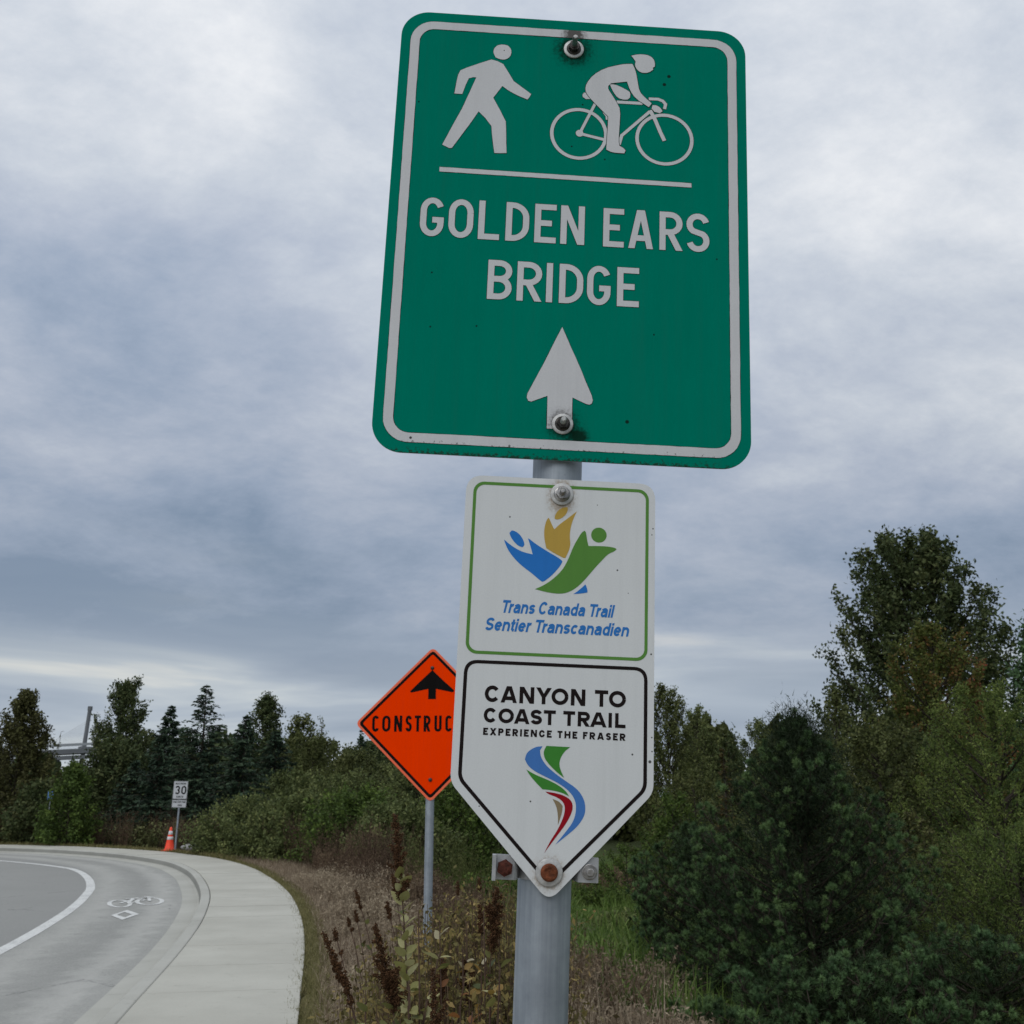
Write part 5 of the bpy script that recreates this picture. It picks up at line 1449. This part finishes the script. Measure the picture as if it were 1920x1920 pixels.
blades('tall_dry_grass', 'tall dry brown grass below the post and the pines', X, Y, Z, hgt, .0065, LF_dry, 97, .55, tint=(.42, .25))
# bent straw heads that catch the eye in front of the pines
r = rng(98); n = 1100
X = r.uniform(-.9, 1.6, n); Y = r.uniform(3.8, 8.5, n); k = X < .08 + .13 * Y; X, Y = X[k], Y[k]; n = len(X); Z = ground_h(X, Y)
blades('straw_stems', 'pale bent straw stems standing above the dry grass', X, Y, Z, r.uniform(.45, .80, n), .005, LF_dry, 99, .22, tint=(.8, .2), curve=1.6)
# brown weeds lining the walk: splayed clumps, higher towards the bend
def weed_clumps(name, label, sel, n, s0, s1, d0, d1, hr, seed, m, tint0, stems=34):
    x, y, z, r = along(n, s0, s1, d0, d1, seed)
    Hc = r.uniform(hr[0], hr[1], n) * np.interp(y, [6, 12, 20], [.55, .8, 1.0]); tc_ = tint0 + r.normal(size=n) * .22
    J0 = np.repeat(np.arange(n), stems); N_ = len(J0); a_ = r.uniform(0, 6.283, N_); sp_ = np.abs(r.normal(size=N_)) * .30
    C = np.stack([x, y, z], 1)[J0] + r.normal(size=(N_, 3)) * np.array([.13, .13, 0])
    Hs = Hc[J0] * r.uniform(.55, 1.08, N_)
    B = C + np.stack([np.cos(a_) * sp_ * Hs, np.sin(a_) * sp_ * Hs, Hs], 1)
    o = tubes_np(name + '_stems', C, B, .0045, .002, m, None, 3, np.repeat(tc_[J0] - .1, 3)); tag(o, 'stems of the ' + label, 'weeds', None, 'stuff')
    K = 15; J = np.repeat(np.arange(N_), K); u = 1.04 - .72 * r.uniform(size=len(J)) ** 1.3
    P = C[J] + (B - C)[J] * u[:, None] + r.normal(size=(len(J), 3)) * .035
    D = unit((B - C)[J] + r.normal(size=P.shape) * .5)
    o = leaf_cloud(name, P, D, r.uniform(.022, .07, len(J)), r.uniform(.006, .020, len(J)), m, None, tc_[J0][J] + r.normal(size=len(J)) * .13, r)
    tag(o, label, 'weeds', None, 'stuff')
weed_clumps('dead_weeds', 'tall reddish brown dead weeds lining the outside of the bend', 0, 150, S0 + 17, SN - 4, 1.4, 3.2, (.65, 1.3), 100, LF_weed, .42)
weed_clumps('short_dead_weeds', 'short grey brown dead weeds between the trampled grass and the tall weeds', 0, 110, S0 + 4.5, S0 + 22, 1.2, 2.8, (.30, .70), 101, LF_weed, .62, 26)
weed_clumps('olive_weeds', 'olive green weeds mixed into the dead brown ones', 0, 70, S0 + 15, SN - 4, 1.9, 4.4, (.5, 1.2), 102, LF_olive, .6, 30)
weed_clumps('straw_clumps', 'straw coloured grass clumps in front of the hollow', 0, 50, S0 + 1, S0 + 6, 1.3, 3.2, (.35, .7), 108, LF_dry, .42, 30)
weed_clumps('pale_straw_tufts', 'pale uneven straw tufts in the trampled verge by the sidewalk', 0, 110, S0 + 3, S0 + 18, .45, 2.2, (.16, .42), 109, LF_dry, .72, 24)
# bramble bank behind the far walk
x, y, z, r = along(900, S0 + 29, SN + 8, 1.9, 4.0, 103); n = len(x)
J = np.repeat(np.arange(n), 34)
P = np.stack([x, y, z + rng(7).uniform(.15, .75, n)], 1)[J] + r.normal(size=(len(J), 3)) * np.array([.22, .22, .16])
P[:, 2] = np.maximum(P[:, 2], -.3)
o = leaf_cloud('bramble_bank', P, unit(r.normal(size=P.shape)), r.uniform(.06, .13, len(J)), r.uniform(.05, .09, len(J)), LF_bramble, None, .4 + r.normal(size=n)[J] * .22 + r.normal(size=len(J)) * .15, r)
tag(o, 'low pale green bramble bank behind the far sidewalk', 'brambles', None, 'stuff')
# meadow in the hollow
r = rng(104); n = 75000
X = r.uniform(-3, 9, n); Y = 9 + 50 * r.uniform(size=n) ** 1.15; e = edge_dist(X, Y); k = (e > 2.6) & (Y > 9); X, Y, e = X[k], Y[k], e[k]
blades('meadow_grass', 'bright green long grass in the hollow behind the post', X, Y, ground_h(X, Y, e), r.uniform(.10, .42, len(X)) * (.45 + .9 * (np.sin(X * 2.3 + Y * .8) * np.cos(Y * 1.1 - X) > .1)), .02, LF_grass, 105, 1.0, tint=(.42, .32))
for i, (x, y, zt, rr, lb) in enumerate(((1.45, 12.2, -.25, .55, 'grey green weed clump in the hollow right of the post'), (2.0, 17.5, -.2, .8, 'pale grey green bush left of the smaller pine'),
                                        (2.15, 26, -.55, .9, 'dark green clump sunk in the meadow right of the clamp'), (3.5, 33, .2, 1.1, 'low green bush in the meadow under the point of the white trail sign'),
                                        (-.2, 20, .1, 1.1, 'low green bush in the hollow left of the post'))):
    broadleaf('low_bush', lb, x, y, zt, rr, 110 + i, LF_willow if i < 2 else LF_green, .05 if i < 1 else .075, 34, 10, 14, 'dome', .02, .6, .3, cat='bush')

r = rng(120); n = 70; cx_ = r.uniform(3.0, 6.5, n); cy_ = r.uniform(36, 48, n)
J = np.repeat(np.arange(n), 220); P = np.stack([cx_, cy_, ground_h(cx_, cy_)], 1)[J] + np.abs(r.normal(size=(len(J), 3))) * np.array([0, 0, .45]) + r.normal(size=(len(J), 3)) * np.array([.35, .35, .05])
o = leaf_cloud('russet_weeds', P, unit(r.normal(size=P.shape) + [0, 0, 1.]), .16, .05, LF_weed, None, .6 + r.normal(size=n)[J] * .2 + r.normal(size=len(J)) * .12, r)
tag(o, 'russet dead weeds at the far side of the meadow right of the white sign', 'weeds', None, 'stuff')
# --- foreground spirea with seed plumes
def leaf_mesh():
    me = bpy.data.meshes.new('leaf'); vs = []; fs = []
    prof = [(0, 0), (.12, .30), (.32, .5), (.55, .46), (.80, .26), (1, 0)]
    for t_, w_ in prof: vs += [(-w_ * .58, t_, .10 * w_ - .12 * t_ * t_), (0, t_, -.06 * w_ - .12 * t_ * t_), (w_ * .58, t_, .10 * w_ - .12 * t_ * t_)]
    for i in range(5):
        for j in (0, 1): fs.append((i * 3 + j, i * 3 + j + 1, i * 3 + j + 4, i * 3 + j + 3))
    me.from_pydata(vs, [], fs); me.polygons.foreach_set('use_smooth', [True] * len(fs)); me.update(); return me
def leafcol(name, a_, b_, tr=.35):
    m, t, bs = mat(name)
    co = t.new('ShaderNodeTexCoord').outputs['Object']; n = t.noise(co, 3.0, 5, .65)
    oi = t.new('ShaderNodeObjectInfo').outputs['Random']
    c = t.ramp(t.math('MULTIPLY_ADD', oi, .5, t.math('MULTIPLY', n, .5)), [(.3, a_), (.7, b_)])
    t.l.new(c, bs.inputs['Base Color']); bs.inputs['Roughness'].default_value = .6
    trn = t.new('ShaderNodeBsdfTranslucent'); t.l.new(c, trn.inputs[0]); mx = t.new('ShaderNodeMixShader', ins={0: tr})
    t.l.new(bs.outputs[0], mx.inputs[1]); t.l.new(trn.outputs[0], mx.inputs[2]); t.l.new(mx.outputs[0], m.node_tree.nodes['Material Output'].inputs[0])
    return m
LM = {}
for k, a_, b_ in (('yellow', (.24, .235, .07), (.44, .42, .20)), ('olive', (.085, .105, .03), (.19, .19, .06)), ('gold', (.26, .17, .04), (.36, .21, .05)), ('rust', (.20, .075, .02), (.30, .13, .04)), ('pale', (.34, .30, .17), (.48, .43, .28))):
    me = leaf_mesh(); me.materials.append(leafcol(k + '_shoot_leaf', a_, b_)); LM[k] = me
M_stem = simple('brown_stem', (.085, .05, .035), .85, 0, .3, 30)
def put_leaf(kind, p, d, L, parent, r, roll=None):
    o = bpy.data.objects.new('leaf', LM[kind]); d = Vector(d).normalized()
    q = d.to_track_quat('Y', 'Z'); e_ = Euler((0, roll if roll is not None else r.uniform(-1.2, 1.2), 0)).to_matrix().to_4x4()
    o.matrix_local = Matrix.Translation(Vector(p)) @ q.to_matrix().to_4x4() @ e_ @ Matrix.Diagonal((L * r.uniform(.85, 1.15), L, L, 1))
    link(o, parent)
def plume(name, p0, p1, w, parent, r_, dens=900, knobs=8):
    """conical seed plume made of short side spikes packed with seeds"""
    p0, p1 = np.array(p0), np.array(p1); ax = p1 - p0; L = np.linalg.norm(ax); D = ax / L
    P = []
    k = max(8, int(L / .0065))
    U = unit(np.cross(D, [0.3, 1, .2])); Wv = np.cross(D, U)
    for i in range(k):
        t = i / k; a_ = i * 2.4 + r_.uniform(-.3, .3); ln = w * (1 - t) ** .9 * r_.uniform(.55, 1.15) + .004
        n_ = max(8, int(dens / k * (1 - t * .7) ))
        d = unit(U * np.cos(a_) + Wv * np.sin(a_) + D * r_.uniform(.5, 1.1))
        u = r_.uniform(0, 1, n_)[:, None]
        P.append(p0 + ax * t + d * u * ln + r_.normal(size=(n_, 3)) * (.0021 + .0012 * (1 - u)))
    P = np.concatenate(P); n_ = len(P); sz = r_.uniform(.0013, .0026, n_)[:, None]
    O = np.array([[1, 0, 0], [-1, 0, 0], [0, 1, 0], [0, -1, 0], [0, 0, 1], [0, 0, -1]], float)
    V = (P[:, None] + O[None] * sz[:, None]).reshape(-1, 3)
    f = np.array([[0, 2, 4], [2, 1, 4], [1, 3, 4], [3, 0, 4], [2, 0, 5], [1, 2, 5], [3, 1, 5], [0, 3, 5]])
    F = (f[None] + np.arange(n_)[:, None, None] * 6).reshape(-1, 3)
    o = mesh_np(name, V, F, LF_seed, parent, np.repeat(.45 + r_.normal(size=n_) * .25, 8))
    return tag(o, kind='stuff')

def spirea(label, tipp, plen, w, foot, seed, leaves=(), leaf_kind='olive', side=0, leaf_len=.035, bare=.15):
    """tipp: plume tip; foot: (dx, dy) of the stem foot from the tip"""
    r_ = rng(seed); ro = random.Random(seed)
    fx, fy = tipp[0] + foot[0], tipp[1] + foot[1]; z0 = gh(fx, fy)
    root = tag(empty('spirea_plant', (fx, fy, z0)), label, 'plant')
    T = np.array([tipp[0] - fx, tipp[1] - fy, tipp[2] - z0])
    def cur(t): return np.array([T[0] * t ** 3.2, T[1] * t ** 1.4, T[2] * t])
    b = MB(); b.tube([cur(t) for t in np.linspace(0, 1, 12)], list(np.linspace(.0042, .0016, 12)), 6); b.build('stem', M_stem, root)
    tp = 1 - plen / T[2]
    plume('seed_plume', cur(tp), cur(1.0), w, root, r_, int(900 * (plen / .1) * (w / .02) ** .5) + 200)
    for k in range(side):
        t = tp - .045 + .075 * ro.random(); a_ = ro.uniform(0, 6.28); p = cur(t); d = np.array([math.cos(a_), math.sin(a_) * .6, 1.1]); d /= np.linalg.norm(d); L2 = plen * ro.uniform(.22, .50)
        plume('side_plume', p, p + d * L2, w * .35, root, r_, 260)
    for (t0, t1, cnt, kind, ll) in leaves:
        for k in range(cnt):
            t = t0 + (t1 - t0) * (k + ro.random() * .5) / max(1, cnt); a_ = k * 2.4 + ro.uniform(-.4, .4)
            p = cur(t); d = (math.cos(a_), math.sin(a_), ro.uniform(.5, 1.3))
            put_leaf(kind, p, d, ll * ro.uniform(.75, 1.15), root, ro)
    return root
spirea('tallest spirea, narrow upright brown plume over yellow leaves, left of the orange sign pole', (-0.318, 2.9, 1.605), .145, .036, (.07, .05), 200, [(.52, .905, 50, 'yellow', .046)], side=7)
spirea('leftmost spirea plume leaning left over the dry grass', (-0.447, 2.6, 1.342), .105, .014, (.22, .05), 201, [(.72, .86, 8, 'olive', .03), (.5, .75, 10, 'yellow', .035)], side=5)
spirea('bulky dark spirea plume low to the left of the orange sign pole', (-0.350, 2.8, 1.335), .150, .040, (.13, .05), 202, [(.55, .86, 26, 'olive', .035)], side=14)
spirea('dark spirea plume pressed against the left side of the big post', (-0.040, 3.0, 1.410), .115, .044, (-.05, .05), 203, [(.5, .88, 26, 'olive', .035)], side=12)
spirea('slender spirea plume at the bottom edge below the orange sign pole', (-0.170, 2.4, 1.292), .13, .013, (.02, .03), 204, [(.5, .85, 14, 'yellow', .032)], side=3)
spirea('small brown spirea plume between the two sign poles', (-0.094, 3.2, 1.345), .06, .012, (.03, .03), 205, [(.55, .92, 14, 'gold', .03)], side=1)
spirea('dark drooping spirea plume low between the poles', (-0.130, 3.0, 1.225), .08, .026, (.05, .03), 206, [(.55, .9, 14, 'olive', .035)], side=5)
spirea('dark spirea tuft at the very foot of the orange sign pole', (-0.185, 2.95, 1.235), .06, .022, (.02, .05), 207, [(.6, .9, 12, 'gold', .03)], side=4)
for i, (tx, ty, tz, pl, w, lb) in enumerate(((-.648, 4.5, 1.28, .055, .010, 'small distant spirea plume, upper one of the pair by the sidewalk'), (-.645, 4.5, 1.20, .040, .009, 'small distant spirea plume, middle one near the sidewalk'),
        (-.674, 4.5, 1.168, .03, .007, 'tiny distant spirea plume, lowest near the sidewalk'), (-.583, 3.6, 1.232, .035, .007, 'small spirea plume just above the leftmost plume'),
        (-.25, 5.0, 1.275, .05, .010, 'thin spirea plume seen just right of the orange sign pole'), (-.137, 4.5, 1.325, .05, .010, 'thin spirea plume seen against the green hollow by the clamp'),
        (-.459, 4.0, 1.28, .06, .010, 'thin spirea plume left of the yellow leaved shoot'), (-.497, 4.5, 1.34, .07, .012, 'spirea plume behind the top of the yellow leaved shoot'))):
    spirea(lb, (tx, ty, tz), pl, w, ((.16, .10, .13, .14, .02, .03, .12, .10)[i], .02), 210 + i, [(.6, .93, 6, 'olive', .03)], side=1)

def leafy(label, foot, tip, seed, kinds, n, ll, nb=3, spread=.12):
    ro = random.Random(seed); z0 = gh(*foot); root = tag(empty('leafy_shoot', (foot[0], foot[1], z0)), label, 'plant')
    T = Vector((tip[0] - foot[0], tip[1] - foot[1], tip[2] - z0)); b = MB()
    stems = [(Vector((0, 0, 0)), T)]
    for k in range(nb):
        t = ro.uniform(.55, .85); stems.append((T * t, T * t + Vector((ro.uniform(-spread, spread), ro.uniform(-.04, .04), ro.uniform(.10, .26)))))
    for p, q in stems: b.tube([p, (p + q) / 2 + Vector((ro.uniform(-.01, .01), 0, 0)), q], [.0035, .0028, .0015], 6)
    b.build('stem', M_stem, root)
    for k in range(n):
        p, q = stems[0] if k % (nb + 1) == 0 else stems[k % (nb + 1)]
        t = ro.uniform(.5, 1) if p.length < .01 else ro.uniform(0.05, 1.0)
        a_ = ro.uniform(0, 6.28); put_leaf(ro.choice(kinds), p + (q - p) * t, (math.cos(a_), math.sin(a_), ro.uniform(-.2, 1.2)), ll * ro.uniform(.7, 1.2), root, ro)
leafy('golden leaved shoot close to the left side of the big post', (-.05, 2.9), (-.075, 2.9, 1.36), 300, ['gold', 'olive', 'pale', 'gold'], 34, .036, 4, .07)
leafy('orange and brown leaved shoot just right of the orange sign pole', (-.14, 2.8), (-.185, 2.8, 1.345), 301, ['rust', 'gold', 'pale', 'olive'], 34, .034, 5, .08)
leafy('leafy olive shoot at the bottom edge left of the big post', (-.06, 2.5), (-.05, 2.5, 1.24), 302, ['olive', 'yellow', 'gold'], 40, .034, 5, .07)
leafy('pale olive shoot at the bottom edge under the leftmost plume', (-.30, 2.6), (-.34, 2.6, 1.20), 303, ['olive', 'yellow'], 24, .034, 4, .07)
leafy('olive leaved shoot at the bottom edge below the bulky plume', (-.22, 2.7), (-.25, 2.7, 1.22), 304, ['olive', 'gold', 'yellow'], 44, .034, 6, .10)
leafy('low golden shoot at the bottom edge midway between the poles', (-.13, 2.6), (-.12, 2.6, 1.18), 305, ['gold', 'rust', 'yellow'], 44, .032, 6, .08)
leafy('tall yellow green shoot between the yellow leaved spirea and the orange sign pole', (-.20, 2.75), (-.235, 2.75, 1.37), 307, ['yellow', 'yellow', 'olive'], 44, .042, 4, .07)
leafy('pale shoot with small leaves midway between the two sign poles', (-.10, 3.0), (-.125, 3.0, 1.32), 308, ['pale', 'gold', 'yellow'], 40, .032, 6, .09)
leafy('sparse yellow shoot just right of the big post', (.13, 2.9), (.125, 2.9, 1.22), 306, ['yellow', 'gold', 'pale'], 14, .034, 3, .05)

# tangle of golden and brown herbs around the shoots
r = rng(400); n = 1100
X = np.clip(r.normal(-.17, .18, n), -.52, .10); Y = r.uniform(2.7, 4.3, n); Z0 = ground_h(X, Y)
top_ = (.95 + .22 * r.uniform(size=n)) * np.interp(X, [-.55, -.35, -.1, .1], [.80, .93, 1.04, 1.0]) + (Y - 2.7) * .10
A = np.stack([X, Y, Z0], 1); B = A + np.stack([r.normal(size=n) * .07, r.normal(size=n) * .05, top_ - Z0], 1)
o = tubes_np('herb_stems', A, B, .0026, .0012, LF_weed, None, 3, r.uniform(.2, .8, n * 3)); tag(o, 'thin brown stems of the herb tangle between the two sign poles', 'weeds', None, 'stuff')
J = np.repeat(np.arange(n), 42); u = 1 - .50 * r.uniform(size=len(J)) ** 1.1
P = A[J] + (B - A)[J] * u[:, None] + r.normal(size=(len(J), 3)) * .028
LF_gold = leafmat('golden_herb_leaf', [(0.0, (0.065, 0.050, 0.022)), (.35, (0.15, 0.135, 0.050)), (.65, (0.28, 0.22, 0.08)), (1, (0.40, 0.29, 0.12))], .3)
o = leaf_cloud('herb_tangle', P, unit(r.normal(size=P.shape) + [0, 0, .5]), r.uniform(.012, .034, len(J)), r.uniform(.005, .014, len(J)), LF_gold, None, .42 + (r.normal(size=n) * .22)[J] + r.normal(size=len(J)) * .15, r)
tag(o, 'tangle of small golden and brown herb leaves between the two sign poles', 'weeds', None, 'stuff')

# ------------------------------------------------------------------ groups of repeats
GR = {'bush': 'bushes beyond the verge and in the hollow', 'low_bush': 'low clumps in the hollow', 'broadleaf_tree': 'broadleaf trees on the skyline', 'conifer_tree': 'dark conifers beyond the bend',
      'hemlock_tree': 'drooping conifers beyond the bend', 'willow_tree': 'willows right of the sign post', 'pine_tree': 'young pines at the right', 'feathery_shrub': 'feathery shrubs at the right edge',
      'spirea_plant': 'spirea plants with brown seed plumes', 'leafy_shoot': 'leafy shoots at the foot of the signs'}
for o in list(col.objects):
    if o.parent is None and 'label' in o:
        k = o.name.split('.')[0]
        if k in GR: o['group'] = GR[k]
